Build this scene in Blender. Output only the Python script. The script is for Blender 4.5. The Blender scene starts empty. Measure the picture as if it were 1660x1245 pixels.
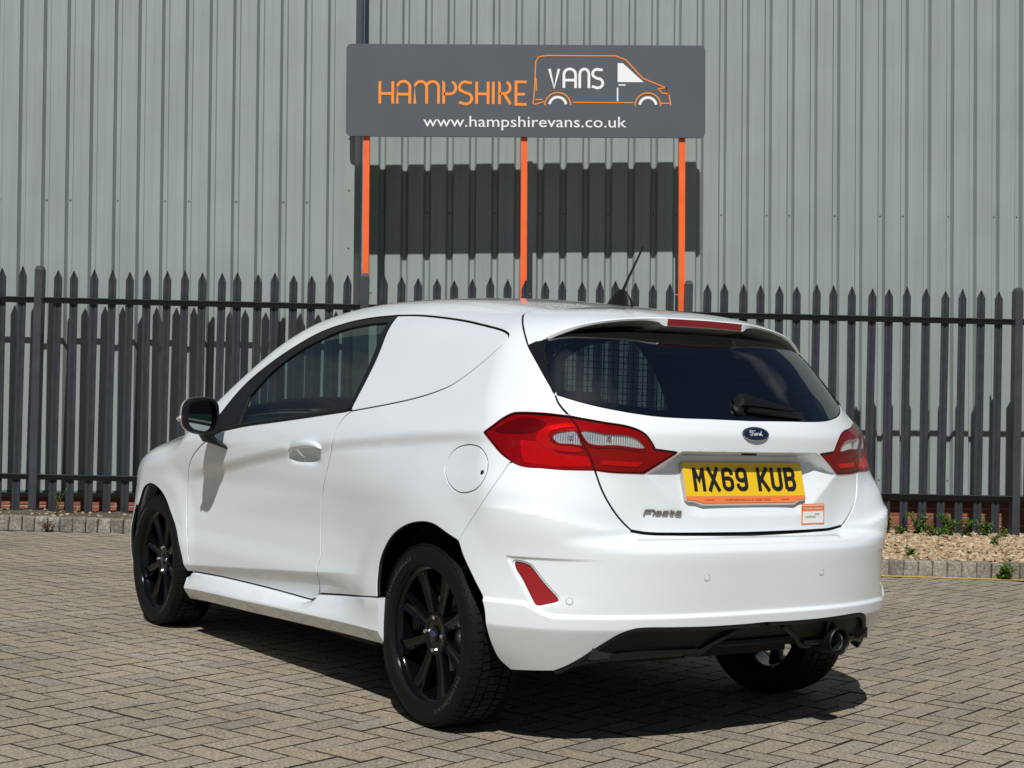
import bpy, math, random
import numpy as np
from mathutils import Vector, Matrix
from mathutils.geometry import delaunay_2d_cdt

random.seed(7); rng = np.random.default_rng(11)
scene = bpy.context.scene
coll = scene.collection

# ------------------------------------------------------------------ camera (world: x right, y away, z up; ground z = 0)
CAM_H = 1.0547
YAW = math.radians(-33.5644)           # heading of the view in the car's own frame
CAR_C = (-4.2843, 3.3578)              # where the camera stands in the car's own frame
cam_data = bpy.data.cameras.new('camera'); cam = bpy.data.objects.new('camera', cam_data); coll.objects.link(cam)
cam_data.sensor_fit = 'HORIZONTAL'; cam_data.sensor_width = 36.0; cam_data.lens = 36.0*2416.99/1660.0
cam_data.clip_start = .05; cam_data.clip_end = 3000
pit, rol = math.radians(1.0389), math.radians(1.7476)
Fv = Vector((0, math.cos(pit), math.sin(pit))); R0 = Vector((1, 0, 0)); U0 = R0.cross(Fv)
Rv = R0*math.cos(rol) + U0*math.sin(rol); Uv = U0*math.cos(rol) - R0*math.sin(rol)
cam.matrix_world = Matrix(((Rv.x, Uv.x, -Fv.x, 0), (Rv.y, Uv.y, -Fv.y, 0), (Rv.z, Uv.z, -Fv.z, CAM_H), (0, 0, 0, 1)))
scene.camera = cam

# ------------------------------------------------------------------ sky and sun
SUN_EL = math.radians(48)
SUN_AZ = math.radians(6)      # light runs slightly to the right of straight at the wall
world = bpy.data.worlds.new('World'); scene.world = world; world.use_nodes = True
wn = world.node_tree; wn.nodes.clear()
def wnode(t, **kw):
    n = wn.nodes.new(t)
    for k, v in kw.items(): setattr(n, k, v)
    return n
sky = wnode('ShaderNodeTexSky', sky_type='NISHITA', sun_disc=False, sun_elevation=SUN_EL, sun_rotation=math.pi + SUN_AZ, air_density=1.0, dust_density=.6, ozone_density=1.4)
bg = wnode('ShaderNodeBackground'); bg.inputs['Strength'].default_value = .036
cloud_bg = wnode('ShaderNodeBackground'); cloud_bg.inputs['Color'].default_value = (1, .99, .97, 1); cloud_bg.inputs['Strength'].default_value = .40
tc = wnode('ShaderNodeTexCoord'); sep = wnode('ShaderNodeSeparateXYZ'); wn.links.new(tc.outputs['Generated'], sep.inputs[0])
mx = wnode('ShaderNodeMath', operation='MAXIMUM'); mx.inputs[1].default_value = .05; wn.links.new(sep.outputs['Z'], mx.inputs[0])
comb = wnode('ShaderNodeCombineXYZ')
for i, ax in enumerate('XY'):
    d = wnode('ShaderNodeMath', operation='DIVIDE'); wn.links.new(sep.outputs[ax], d.inputs[0]); wn.links.new(mx.outputs[0], d.inputs[1]); wn.links.new(d.outputs[0], comb.inputs[i])
cn = wnode('ShaderNodeTexNoise'); cn.inputs['Scale'].default_value = 1.15; cn.inputs['Detail'].default_value = 9; cn.inputs['Roughness'].default_value = .55
wn.links.new(comb.outputs[0], cn.inputs['Vector'])
cr = wnode('ShaderNodeMapRange'); cr.inputs['From Min'].default_value = .53; cr.inputs['From Max'].default_value = .70; cr.inputs['To Max'].default_value = .85
wn.links.new(cn.outputs['Fac'], cr.inputs['Value'])
hz = wnode('ShaderNodeMapRange'); hz.inputs['From Min'].default_value = .0; hz.inputs['From Max'].default_value = .12; wn.links.new(sep.outputs['Z'], hz.inputs['Value'])
ml = wnode('ShaderNodeMath', operation='MULTIPLY'); wn.links.new(cr.outputs[0], ml.inputs[0]); wn.links.new(hz.outputs[0], ml.inputs[1])
mixw = wnode('ShaderNodeMixShader'); outw = wnode('ShaderNodeOutputWorld')
wn.links.new(sky.outputs[0], bg.inputs['Color']); wn.links.new(ml.outputs[0], mixw.inputs[0]); wn.links.new(bg.outputs[0], mixw.inputs[1]); wn.links.new(cloud_bg.outputs[0], mixw.inputs[2]); wn.links.new(mixw.outputs[0], outw.inputs[0])

sun_data = bpy.data.lights.new('sun', 'SUN'); sun_data.energy = 4.4; sun_data.angle = math.radians(.53); sun_data.color = (1, .982, .952)
sun = bpy.data.objects.new('sun', sun_data); coll.objects.link(sun)
sun.rotation_euler = (math.pi/2 - SUN_EL, 0, -SUN_AZ); sun.location = (0, -20, 20)
scene.view_settings.view_transform = 'Standard'; scene.view_settings.look = 'None'
scene.view_settings.exposure = -.06; scene.view_settings.gamma = 1.0; scene.view_settings.use_curve_mapping = False
try:
    scene.cycles.max_bounces = 8; scene.cycles.transparent_max_bounces = 16; scene.cycles.caustics_reflective = False; scene.cycles.caustics_refractive = False
except Exception: pass
# ------------------------------------------------------------------ materials
MATS = {}
def mat(name, color, rough=.5, metal=0., coat=0., spec=.5, noise=None, bump=None, alpha=None):
    """principled material; noise=(scale, amount) varies brightness, bump=(scale, strength)"""
    if name in MATS: return MATS[name]
    m = bpy.data.materials.new(name); m.use_nodes = True; nt = m.node_tree; b = nt.nodes['Principled BSDF']
    b.inputs['Base Color'].default_value = (*color, 1); b.inputs['Roughness'].default_value = rough; b.inputs['Metallic'].default_value = metal
    b.inputs['Coat Weight'].default_value = coat; b.inputs['Coat Roughness'].default_value = .03; b.inputs['Specular IOR Level'].default_value = spec
    if noise or bump:
        tcx = nt.nodes.new('ShaderNodeTexCoord')
    if noise:
        n = nt.nodes.new('ShaderNodeTexNoise'); n.inputs['Scale'].default_value = noise[0]; n.inputs['Detail'].default_value = 6
        nt.links.new(tcx.outputs['Object'], n.inputs['Vector'])
        mr = nt.nodes.new('ShaderNodeMapRange'); mr.inputs['From Min'].default_value = .3; mr.inputs['From Max'].default_value = .7
        mr.inputs['To Min'].default_value = 1 - noise[1]; mr.inputs['To Max'].default_value = 1 + noise[1]*.6
        nt.links.new(n.outputs['Fac'], mr.inputs['Value'])
        mm = nt.nodes.new('ShaderNodeMix'); mm.data_type = 'RGBA'; mm.blend_type = 'MULTIPLY'; mm.inputs[0].default_value = 1
        mm.inputs[6].default_value = (*color, 1); nt.links.new(mr.outputs[0], mm.inputs[7]); nt.links.new(mm.outputs[2], b.inputs['Base Color'])
    if bump:
        n2 = nt.nodes.new('ShaderNodeTexNoise'); n2.inputs['Scale'].default_value = bump[0]; n2.inputs['Detail'].default_value = 4
        nt.links.new(tcx.outputs['Object'], n2.inputs['Vector'])
        bp = nt.nodes.new('ShaderNodeBump'); bp.inputs['Strength'].default_value = bump[1]; bp.inputs['Distance'].default_value = .004
        nt.links.new(n2.outputs['Fac'], bp.inputs['Height']); nt.links.new(bp.outputs[0], b.inputs['Normal'])
    MATS[name] = m; return m
def glass(name, tint, ior=1.5, rough=.0, extra=0.):
    """thin pane: tinted see-through with a mirror coat that follows fresnel"""
    if name in MATS: return MATS[name]
    m = bpy.data.materials.new(name); m.use_nodes = True; nt = m.node_tree; nt.nodes.clear()
    tr = nt.nodes.new('ShaderNodeBsdfTransparent'); tr.inputs[0].default_value = (*tint, 1)
    gl = nt.nodes.new('ShaderNodeBsdfGlossy'); gl.inputs['Roughness'].default_value = rough; gl.inputs[0].default_value = (.95, .97, 1, 1)
    fr = nt.nodes.new('ShaderNodeFresnel'); ge = nt.nodes.new('ShaderNodeNewGeometry')
    mi = nt.nodes.new('ShaderNodeMapRange'); mi.inputs['To Min'].default_value = ior; mi.inputs['To Max'].default_value = 1/ior   # a thin pane reflects alike from both sides
    nt.links.new(ge.outputs['Backfacing'], mi.inputs['Value']); nt.links.new(mi.outputs[0], fr.inputs['IOR'])
    ad = nt.nodes.new('ShaderNodeMath'); ad.operation = 'ADD'; ad.inputs[1].default_value = extra; ad.use_clamp = True
    mx_ = nt.nodes.new('ShaderNodeMixShader'); o = nt.nodes.new('ShaderNodeOutputMaterial')
    nt.links.new(fr.outputs[0], ad.inputs[0]); nt.links.new(ad.outputs[0], mx_.inputs[0]); nt.links.new(tr.outputs[0], mx_.inputs[1]); nt.links.new(gl.outputs[0], mx_.inputs[2]); nt.links.new(mx_.outputs[0], o.inputs[0])
    MATS[name] = m; return m

# ------------------------------------------------------------------ object helpers
def put(o, parent=None):
    coll.objects.link(o)
    if parent is not None: o.parent = parent
    return o
def tag(o, label=None, cat=None, group=None, kind=None):
    if label: o['label'] = label
    if cat: o['category'] = cat
    if group: o['group'] = group
    if kind: o['kind'] = kind
    return o
def empty(name, loc=(0, 0, 0), rz=0., ry=0.):
    o = bpy.data.objects.new(name, None); o.empty_display_size = .1; o.location = loc; o.rotation_euler = (0, ry, rz); return put(o)
def mesh_obj(name, verts, faces, material, parent=None, smooth=False, normals=None, auto=None):
    me = bpy.data.meshes.new(name); me.from_pydata([tuple(map(float, v)) for v in verts], [], [tuple(map(int, f)) for f in faces])
    if material is not None: me.materials.append(material)
    if smooth or normals is not None: me.polygons.foreach_set('use_smooth', [True]*len(me.polygons))
    if normals is not None: me.normals_split_custom_set_from_vertices([tuple(map(float, n)) for n in normals])
    me.update()
    if smooth and auto:
        me.set_sharp_from_angle(angle=math.radians(auto))
    return put(bpy.data.objects.new(name, me), parent)
class MB:
    """collects simple shapes into one mesh"""
    def __init__(s): s.v = []; s.f = []
    def add(s, v, f):
        k = len(s.v); s.v += [tuple(p) for p in v]; s.f += [tuple(i + k for i in q) for q in f]; return s
    def box(s, x0, x1, y0, y1, z0, z1, bev=0.):
        if bev <= 0:
            v = [(x, y, z) for x in (x0, x1) for y in (y0, y1) for z in (z0, z1)]
            return s.add(v, [(0, 1, 3, 2), (4, 6, 7, 5), (0, 4, 5, 1), (2, 3, 7, 6), (0, 2, 6, 4), (1, 5, 7, 3)])
        b = bev; P = []
        for sx in (0, 1):
            for sy in (0, 1):
                for sz in (0, 1):
                    X = (x0, x1)[sx]; Y = (y0, y1)[sy]; Z = (z0, z1)[sz]; dx = b*(1 - 2*sx); dy = b*(1 - 2*sy); dz = b*(1 - 2*sz)
                    P += [(X, Y + dy, Z + dz), (X + dx, Y, Z + dz), (X + dx, Y + dy, Z)]
        id_ = lambda sx, sy, sz, a: ((sx*2 + sy)*2 + sz)*3 + a
        F = []
        for sx in (0, 1): F.append([id_(sx, 0, 0, 0), id_(sx, 1, 0, 0), id_(sx, 1, 1, 0), id_(sx, 0, 1, 0)][::(-1 if sx == 0 else 1)])
        for sy in (0, 1): F.append([id_(0, sy, 0, 1), id_(1, sy, 0, 1), id_(1, sy, 1, 1), id_(0, sy, 1, 1)][::(1 if sy == 0 else -1)])
        for sz in (0, 1): F.append([id_(0, 0, sz, 2), id_(1, 0, sz, 2), id_(1, 1, sz, 2), id_(0, 1, sz, 2)][::(-1 if sz == 0 else 1)])
        for sy in (0, 1):
            for sz in (0, 1): F.append([id_(0, sy, sz, 1), id_(1, sy, sz, 1), id_(1, sy, sz, 2), id_(0, sy, sz, 2)][::(-1 if sy == sz else 1)])
        for sx in (0, 1):
            for sz in (0, 1): F.append([id_(sx, 0, sz, 0), id_(sx, 1, sz, 0), id_(sx, 1, sz, 2), id_(sx, 0, sz, 2)][::(1 if sx == sz else -1)])
        for sx in (0, 1):
            for sy in (0, 1): F.append([id_(sx, sy, 0, 0), id_(sx, sy, 1, 0), id_(sx, sy, 1, 1), id_(sx, sy, 0, 1)][::(-1 if sx == sy else 1)])
        for sx in (0, 1):
            for sy in (0, 1):
                for sz in (0, 1): F.append([id_(sx, sy, sz, a) for a in ((0, 1, 2) if (sx + sy + sz) % 2 else (0, 2, 1))])
        return s.add(P, F)
    def tube(s, path, r, n=10, caps=True, closed=False):
        path = [Vector(p) for p in path]; m = len(path); V = []; F = []
        rad = r if isinstance(r, (list, tuple)) else [r]*m
        prev = None
        for i, p in enumerate(path):
            a = path[(i - 1) % m] if (closed or i > 0) else p; b = path[(i + 1) % m] if (closed or i < m - 1) else p
            t = (b - a).normalized()
            if prev is None:
                u = t.orthogonal().normalized()
            else:
                u = (prev - t*prev.dot(t)).normalized()
            prev = u; w = t.cross(u)
            V += [p + (u*math.cos(2*math.pi*k/n) + w*math.sin(2*math.pi*k/n))*rad[i] for k in range(n)]
        for i in range(m if closed else m - 1):
            for k in range(n):
                F.append((i*n + k, i*n + (k + 1) % n, ((i + 1) % m)*n + (k + 1) % n, ((i + 1) % m)*n + k))
        if caps and not closed: F += [tuple(range(n))[::-1], tuple((m - 1)*n + k for k in range(n))]
        return s.add(V, F)
    def lathe(s, prof, n=64, axis='y', c=(0, 0, 0)):
        """prof: list of (radius, offset along the axis)"""
        V = []; F = []; m = len(prof)
        for k in range(n):
            a = 2*math.pi*k/n
            for r, o in prof:
                V.append((c[0] + r*math.cos(a), c[1] + o, c[2] + r*math.sin(a)) if axis == 'y' else ((c[0] + o, c[1] + r*math.cos(a), c[2] + r*math.sin(a)) if axis == 'x' else (c[0] + r*math.cos(a), c[1] + r*math.sin(a), c[2] + o)))
        for k in range(n):
            for j in range(m - 1):
                F.append((k*m + j, k*m + j + 1, ((k + 1) % n)*m + j + 1, ((k + 1) % n)*m + j))
        return s.add(V, F)
    def loft(s, rings, caps=True, closed=True):
        n = len(rings[0]); V = [p for r in rings for p in r]; F = []
        for i in range(len(rings) - 1):
            for k in range(n if closed else n - 1): F.append((i*n + k, i*n + (k + 1) % n, (i + 1)*n + (k + 1) % n, (i + 1)*n + k))
        if caps: F += [tuple(range(n))[::-1], tuple((len(rings) - 1)*n + k for k in range(n))]
        return s.add(V, F)
    def build(s, name, material, parent=None, smooth=False, auto=35, M=None):
        v = s.v if M is None else [M @ Vector(p) for p in s.v]
        return mesh_obj(name, v, s.f, material, parent, smooth, auto=auto)

def spl(pts, step=.01, closed=False):
    """Catmull-Rom through 2D/3D points, resampled about every step"""
    P = np.asarray(pts, float); n = len(P)
    if n < 3 and not closed:
        k = max(2, int(np.linalg.norm(P[-1] - P[0])/step) + 1); t = np.linspace(0, 1, k)[:, None]; return P[0]*(1 - t) + P[-1]*t
    out = []
    rngi = range(n) if closed else range(n - 1)
    for i in rngi:
        p1, p2 = P[i], P[(i + 1) % n]
        p0 = P[(i - 1) % n] if (closed or i > 0) else 2*p1 - p2
        p3 = P[(i + 2) % n] if (closed or i < n - 2) else 2*p2 - p1
        d1 = max(np.linalg.norm(p2 - p1), 1e-9); d0 = max(np.linalg.norm(p1 - p0), 1e-9); d2 = max(np.linalg.norm(p3 - p2), 1e-9)
        m1 = ((p1 - p0)/d0 + (p2 - p1)/d1)*.5*d1; m2 = ((p2 - p1)/d1 + (p3 - p2)/d2)*.5*d1
        k = max(1, int(math.ceil(d1/step)))
        for j in range(k):
            u = j/k; out.append((2*u**3 - 3*u**2 + 1)*p1 + (u**3 - 2*u**2 + u)*m1 + (-2*u**3 + 3*u**2)*p2 + (u**3 - u**2)*m2)
    if not closed: out.append(P[-1])
    return np.array(out)
def join(*cs):
    """concatenate open curves to one closed loop, dropping doubled points"""
    L = []
    for c in cs:
        for p in np.asarray(c, float):
            if not L or np.linalg.norm(L[-1] - p) > 1.2e-3: L.append(p)
    while np.linalg.norm(L[0] - L[-1]) < 1.2e-3: L.pop()
    return np.array(L)
def area2(L): return .5*np.sum(L[:, 0]*np.roll(L[:, 1], -1) - np.roll(L[:, 0], -1)*L[:, 1])
def dens(L, step):
    out = []
    for i in range(len(L)):
        a, b = L[i], L[(i + 1) % len(L)]; k = max(1, int(math.ceil(np.linalg.norm(b - a)/step)))
        for j in range(k): out.append(a + (b - a)*j/k)
    return np.array(out)
def inset(L, d):
    """move a counter-clockwise loop inwards by d (mitred)"""
    e = np.roll(L, -1, 0) - L; e /= np.maximum(np.linalg.norm(e, axis=1, keepdims=True), 1e-9)
    nn = np.stack([-e[:, 1], e[:, 0]], 1); pn = np.roll(nn, 1, 0); m = nn + pn; ml_ = np.maximum((m*m).sum(1, keepdims=True)*.5, .35)
    return L + m*d/ml_
def inside(L, p):
    x, y = p[:, 0], p[:, 1]; r = np.zeros(len(p), bool)
    for (x0, y0), (x1, y1) in zip(L, np.roll(L, -1, 0)):
        c = ((y0 > y) != (y1 > y)); 
        if y1 != y0: r ^= c & (x < (x1 - x0)*(y - y0)/(y1 - y0) + x0)
    return r
def fill2d(loop, holes=(), feats=(), step=.012):
    """triangulate the inside of a loop with a fine even grid; returns points and triangles (ccw)"""
    loops = [loop] + list(holes)
    bnd = np.vstack(loops); edges = []; k = 0
    for l in loops:
        edges += [(k + i, k + (i + 1) % len(l)) for i in range(len(l))]; k += len(l)
    lo = loop.min(0); hi = loop.max(0); h = step*.866
    g = []
    for r, y in enumerate(np.arange(lo[1] + h/2, hi[1], h)):
        xs = np.arange(lo[0] + (step/2 if r % 2 else 0), hi[0], step); g.append(np.stack([xs, np.full(len(xs), y)], 1))
    g = np.vstack(g) if g else np.zeros((0, 2))
    fp = np.vstack(feats) if len(feats) else np.zeros((0, 2))
    def ok(p, other, dmin):
        if not len(p): return p
        m = inside(loop, p)
        for hl in holes: m &= ~inside(hl, p)
        p = p[m]
        if len(p) and len(other):
            cell = {}
            for q in other: cell.setdefault((int(math.floor(q[0]/dmin)), int(math.floor(q[1]/dmin))), []).append(q)
            keep = np.ones(len(p), bool)
            for i, q in enumerate(p):
                cx, cy = int(math.floor(q[0]/dmin)), int(math.floor(q[1]/dmin))
                for a in (-1, 0, 1):
                    for b in (-1, 0, 1):
                        for w in cell.get((cx + a, cy + b), ()):
                            if (w[0] - q[0])**2 + (w[1] - q[1])**2 < dmin*dmin: keep[i] = False
            p = p[keep]
        return p
    fp = ok(fp, bnd, step*.3)
    g = ok(g, np.vstack([bnd, fp]), step*.55)
    allp = np.vstack([bnd, fp, g])
    res = delaunay_2d_cdt([Vector((float(a), float(b))) for a, b in allp], edges, [], 0, 1e-7)
    pts = np.array([(v[0], v[1]) for v in res[0]]); tri = np.array([t for t in res[2] if len(t) == 3])
    c = pts[tri].mean(1); m = inside(loop, c)
    for hl in holes: m &= ~inside(hl, c)
    tri = tri[m]; a, b, cc = pts[tri[:, 0]], pts[tri[:, 1]], pts[tri[:, 2]]
    cr_ = (b[:, 0] - a[:, 0])*(cc[:, 1] - a[:, 1]) - (b[:, 1] - a[:, 1])*(cc[:, 0] - a[:, 0])
    tri = tri[np.abs(cr_) > 1e-10]; cr_ = cr_[np.abs(cr_) > 1e-10]
    tri[cr_ < 0] = tri[cr_ < 0][:, ::-1]
    return pts, tri

def surf_panel(name, loop, material, parent, holes=(), feats=(), lipmat=None, step=.012, gap=.0022, lip=.014, off=0., lift=None, mirror=False, side=1, label=None, edge=True):
    """sheet-metal panel: a loop in surface coordinates laid on the body, with a rounded edge folded inwards"""
    lift = lift or lift_sz
    loop = dens(np.asarray(loop, float), step*.7)
    if area2(loop) < 0: loop = loop[::-1]
    outer = inset(loop, gap) if gap else loop
    inner = inset(outer, .0022) if edge else outer
    hol = []
    for h in holes:
        h = dens(np.asarray(h, float), step*.7)
        if area2(h) < 0: h = h[::-1]
        hol.append(inset(h, -gap - .0022) if edge else h)
    pts, tri = fill2d(inner, hol, feats, step)
    P = lift(pts[:, 0], pts[:, 1]); N = body_N(P)
    V = [P + N*off]; NN = [N]; F = [tri]; base = len(P); MI = [np.zeros(len(tri), int)]
    def ring(a, b):
        """a: inner loop, b: edge loop (further towards the gap)"""
        nonlocal base
        n = len(a); Pa = lift(a[:, 0], a[:, 1]); Na = body_N(Pa); Pb = lift(b[:, 0], b[:, 1]); t = Pb - Pa
        t -= Na*(t*Na).sum(1, keepdims=True); t /= np.maximum(np.linalg.norm(t, axis=1, keepdims=True), 1e-9)
        V.extend([Pa + Na*off, Pa + t*.0016 + Na*(off - .0006), Pb + Na*(off - .0022), Pb + Na*(off - lip)])
        NN.extend([Na, (Na + t*.7)/1.22, t, t])
        for r in range(3):
            for i in range(n):
                j = (i + 1) % n; q = base + r*n
                F.append(np.array([(q + i, q + n + i, q + n + j), (q + i, q + n + j, q + j)])); MI.append(np.full(2, 1 if (r == 2 and lipmat) else 0))
        base += 4*n
    if edge:
        ring(inner, outer)
        for h, h0 in zip(hol, holes):
            hh = inset(h, .0022); ring(h[::-1], hh[::-1])
    V = np.vstack(V); NN = np.vstack(NN); F = np.vstack(F); MI = np.concatenate(MI)
    def fin(o):
        if lipmat: o.data.materials.append(lipmat); o.data.polygons.foreach_set('material_index', MI.astype(np.int32))
        return o
    sgn = 1
    # outward orientation: (s, z) param with s to the left gives faces that must agree with N
    fn = np.cross(V[tri[:, 1]] - V[tri[:, 0]], V[tri[:, 2]] - V[tri[:, 0]])
    if (fn*NN[tri[:, 0]]).sum() < 0: F = F[:, ::-1]
    M = np.array([1, -1, 1])
    if side < 0: return [fin(mesh_obj(name, V*M, F[:, ::-1], material, parent, normals=NN*M))]
    objs = [fin(mesh_obj(name, V, F, material, parent, normals=NN))]
    if mirror:
        objs.append(fin(mesh_obj(name, V*M, F[:, ::-1], material, parent, normals=NN*M)))
    if label:
        for o in objs: o['label'] = label
    return objs
def mir(c):
    c = np.asarray(c, float)[::-1].copy(); c[:, 0] *= -1; return c

def stroke(lines, w, z0=0., z1=.002):
    """flat lettering from polylines in 2D: ribbons of width w with mitred corners; returns verts (x, y, z) and faces"""
    mb = MB()
    for li, ln in enumerate(lines):
        z1 = z1 + .00012
        P = np.asarray(ln, float); closed = np.linalg.norm(P[0] - P[-1]) < 1e-6 and len(P) > 2
        if closed: P = P[:-1]
        n = len(P)
        if closed: e0 = P - np.roll(P, 1, 0); e1 = np.roll(P, -1, 0) - P
        else:
            e1 = np.vstack([P[1:] - P[:-1], P[-1:] - P[-2:-1]]); e0 = np.vstack([P[1:2] - P[0:1], P[1:] - P[:-1]])
        e0 = e0/np.linalg.norm(e0, axis=1, keepdims=True); e1 = e1/np.linalg.norm(e1, axis=1, keepdims=True)
        n0 = np.stack([-e0[:, 1], e0[:, 0]], 1); n1 = np.stack([-e1[:, 1], e1[:, 0]], 1); m = n0 + n1; m = m/np.maximum((m*m).sum(1, keepdims=True)*.5, .5)
        A = P + m*w/2; B = P - m*w/2
        V = [(a[0], a[1], z1) for a in A] + [(b[0], b[1], z1) for b in B] + [(a[0], a[1], z0) for a in A] + [(b[0], b[1], z0) for b in B]
        F = []
        for i in range(n if closed else n - 1):
            j = (i + 1) % n
            F += [(n + i, n + j, j, i), (i, j, 2*n + j, 2*n + i), (3*n + i, 3*n + j, n + j, n + i)]
        if not closed: F += [(0, 2*n, 3*n, n), (n - 1, 2*n - 1, 4*n - 1, 3*n - 1)]
        mb.add(V, F)
    return mb
def arc(cx, cy, rx, ry, a0, a1, n=12):
    return [(cx + rx*math.cos(math.radians(a0 + (a1 - a0)*i/n)), cy + ry*math.sin(math.radians(a0 + (a1 - a0)*i/n))) for i in range(n + 1)]
def text_mesh(body, size, ext=.0008, align='CENTER', bold=0.):
    cu = bpy.data.curves.new('lettering', 'FONT'); cu.body = body; cu.size = size; cu.extrude = ext; cu.align_x = align; cu.align_y = 'BOTTOM_BASELINE'; cu.offset = bold; cu.resolution_u = 3
    ob = bpy.data.objects.new('lettering', cu); coll.objects.link(ob)
    dg = bpy.context.evaluated_depsgraph_get(); me = bpy.data.meshes.new_from_object(ob.evaluated_get(dg))
    coll.objects.unlink(ob); bpy.data.objects.remove(ob); return me
def text_obj(name, body, size, material, parent, M, **kw):
    me = text_mesh(body, size, **kw); me.transform(M); me.materials.clear(); me.materials.append(material); me.name = name
    return put(bpy.data.objects.new(name, me), parent)
def frame_m(o, ex, ey, ez):
    return Matrix(((ex[0], ey[0], ez[0], o[0]), (ex[1], ey[1], ez[1], o[1]), (ex[2], ey[2], ez[2], o[2]), (0, 0, 0, 1)))
# ------------------------------------------------------------------ car body surface
# car frame: x forward from the rear axle, y left, z up (metres)
def tab(xs, ys, lo=None, hi=None, n=3000):
    """monotone-ish cubic (PCHIP) through the points, sampled densely"""
    xs = np.asarray(xs, float); ys = np.asarray(ys, float)
    h = np.diff(xs); d = np.diff(ys) / h
    m = np.zeros(len(xs)); m[0] = d[0]; m[-1] = d[-1]
    for i in range(1, len(xs) - 1):
        if d[i-1] * d[i] > 0:
            w1 = 2*h[i] + h[i-1]; w2 = h[i] + 2*h[i-1]
            m[i] = (w1 + w2) / (w1 / d[i-1] + w2 / d[i])
    t = np.linspace(xs[0], xs[-1], n)
    i = np.clip(np.searchsorted(xs, t, side='right') - 1, 0, len(xs) - 2)
    u = (t - xs[i]) / h[i]
    v = (2*u**3 - 3*u**2 + 1)*ys[i] + (u**3 - 2*u**2 + u)*h[i]*m[i] + (-2*u**3 + 3*u**2)*ys[i+1] + (u**3 - u**2)*h[i]*m[i+1]
    def f(q):
        return np.interp(q, t, v)
    return f

def sstep(a, b, x):
    t = np.clip((x - a) / (b - a), 0, 1); return t*t*(3 - 2*t)
def smax(a, b, k):
    h = np.maximum(k - np.abs(a - b), 0) / k
    return np.maximum(a, b) + h*h*k*0.25

X0, LS = 0.05, 0.86          # fan centre; metres per radian
plan_w = tab([-.9, -.6, -.4, -.2, 0, .3, .7, 1.2, 1.7, 2.1, 2.5, 2.8, 3.1, 3.4],
             [.80, .842, .858, .866, .868, .860, .850, .848, .851, .859, .868, .862, .83, .76])
sec_mid = tab([.10, .18, .30, .40, .50, .60, .70, .80, .87, .93, 1.0, 1.04, 1.1, 1.2, 1.3, 1.38, 1.44, 1.50, 1.6],
              [-.06, -.02, -.002, -.002, -.016, -.024, -.020, -.006, -.002, -.014, -.042, -.060, -.088, -.136, -.190, -.238, -.280, -.33, -.43])
sec_rear = tab([.10, .20, .30, .40, .55, .70, .80, .90, .97, 1.04, 1.1, 1.2, 1.3, 1.38, 1.44, 1.50, 1.6],
               [-.08, -.03, -.012, -.006, .0, -.004, -.010, -.026, -.044, -.080, -.112, -.168, -.228, -.282, -.328, -.38, -.48])
crease_z = tab([-.6, -.28, .26, .71, 1.02, 1.38, 1.88, 2.3, 3.0], [.995, .988, .957, .922, .893, .845, .770, .70, .60])
low_z = tab([-.6, .3, .58, .82, 1.33, 2.03, 2.4], [.47, .465, .449, .428, .386, .33, .30])
def arch_bump(x, z, xc, zc=.31):
    r = np.hypot(x - xc, (z - zc)*1.0)
    return .009*(1 - sstep(.375, .52, r))*sstep(.20, .34, z)
def S_side(x, z):
    wr = 1 - sstep(-.1, .75, x)
    y = plan_w(x) + sec_mid(z)*(1 - wr) + sec_rear(z)*wr
    # shoulder crease: surface turns in just under the line, then comes back
    t = crease_z(x) - z
    y = y - .015*sstep(-.010, .042, t)*(1 - sstep(.045, .22, t))*sstep(-.46, -.15, x)*(1 - sstep(1.8, 2.3, x))
    # lower door crease: undercut below the line
    q = low_z(x) - z
    y = y - .60*(np.sqrt(np.maximum(q, 0)**2 + .004**2) - .004)*(q > 0)*sstep(.30, .80, x)*(1 - sstep(2.05, 2.15, x))
    y = y - .032*np.exp(-((x - .955)/.108)**4 - ((z - .868)/.034)**4)   # cup behind the door handle
    y = y + arch_bump(x, z, 0.0) + arch_bump(x, z, 2.493)
    return y

roof_z = tab([-.60, -.45, -.30, -.10, .1, .4, .7, .95, 1.2, 1.45, 1.62, 1.85, 2.1, 2.3, 2.42, 2.7, 3.0, 3.2, 3.4],
             [1.345, 1.378, 1.403, 1.433, 1.460, 1.488, 1.502, 1.506, 1.500, 1.472, 1.425, 1.315, 1.175, 1.065, 1.030, .99, .93, .86, .74])
roof_c = tab([-.6, 0, .8, 1.4, 1.7, 2.2, 2.45, 2.8, 3.4], [.050, .055, .058, .070, .080, .09, .085, .09, .12])
def T_top(x, ay):
    return roof_z(x) - roof_c(x)*(ay/.6)**2.3

rear_c = tab([.10, .20, .28, .36, .40, .55, .625, .648, .664, .674, .69, .76, .84, .92, .99, 1.03, 1.06, 1.15, 1.25, 1.33, 1.37, 1.40, 1.50],
             [-.67, -.70, -.710, -.721, -.727, -.744, -.750, -.738, -.695, -.656, -.653, -.651, -.654, -.666, -.670, -.656, -.632, -.562, -.472, -.392, -.350, -.318, -.21])
rear_a = tab([.10, .40, .62, .70, .85, 1.0, 1.1, 1.25, 1.40], [.17, .17, .185, .18, .182, .215, .27, .29, .28])
rear_c2 = tab([.10, .40, .55, .66, .695, .712, .76, .88, .93, .99, 1.03, 1.06, 1.15, 1.25, 1.33, 1.37, 1.40, 1.50],
              [-.67, -.727, -.744, -.751, -.748, -.730, -.709, -.658, -.652, -.660, -.652, -.632, -.562, -.472, -.392, -.350, -.318, -.21])
def smin3(a, b, k):
    return -smax(-a, -b, k)
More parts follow.
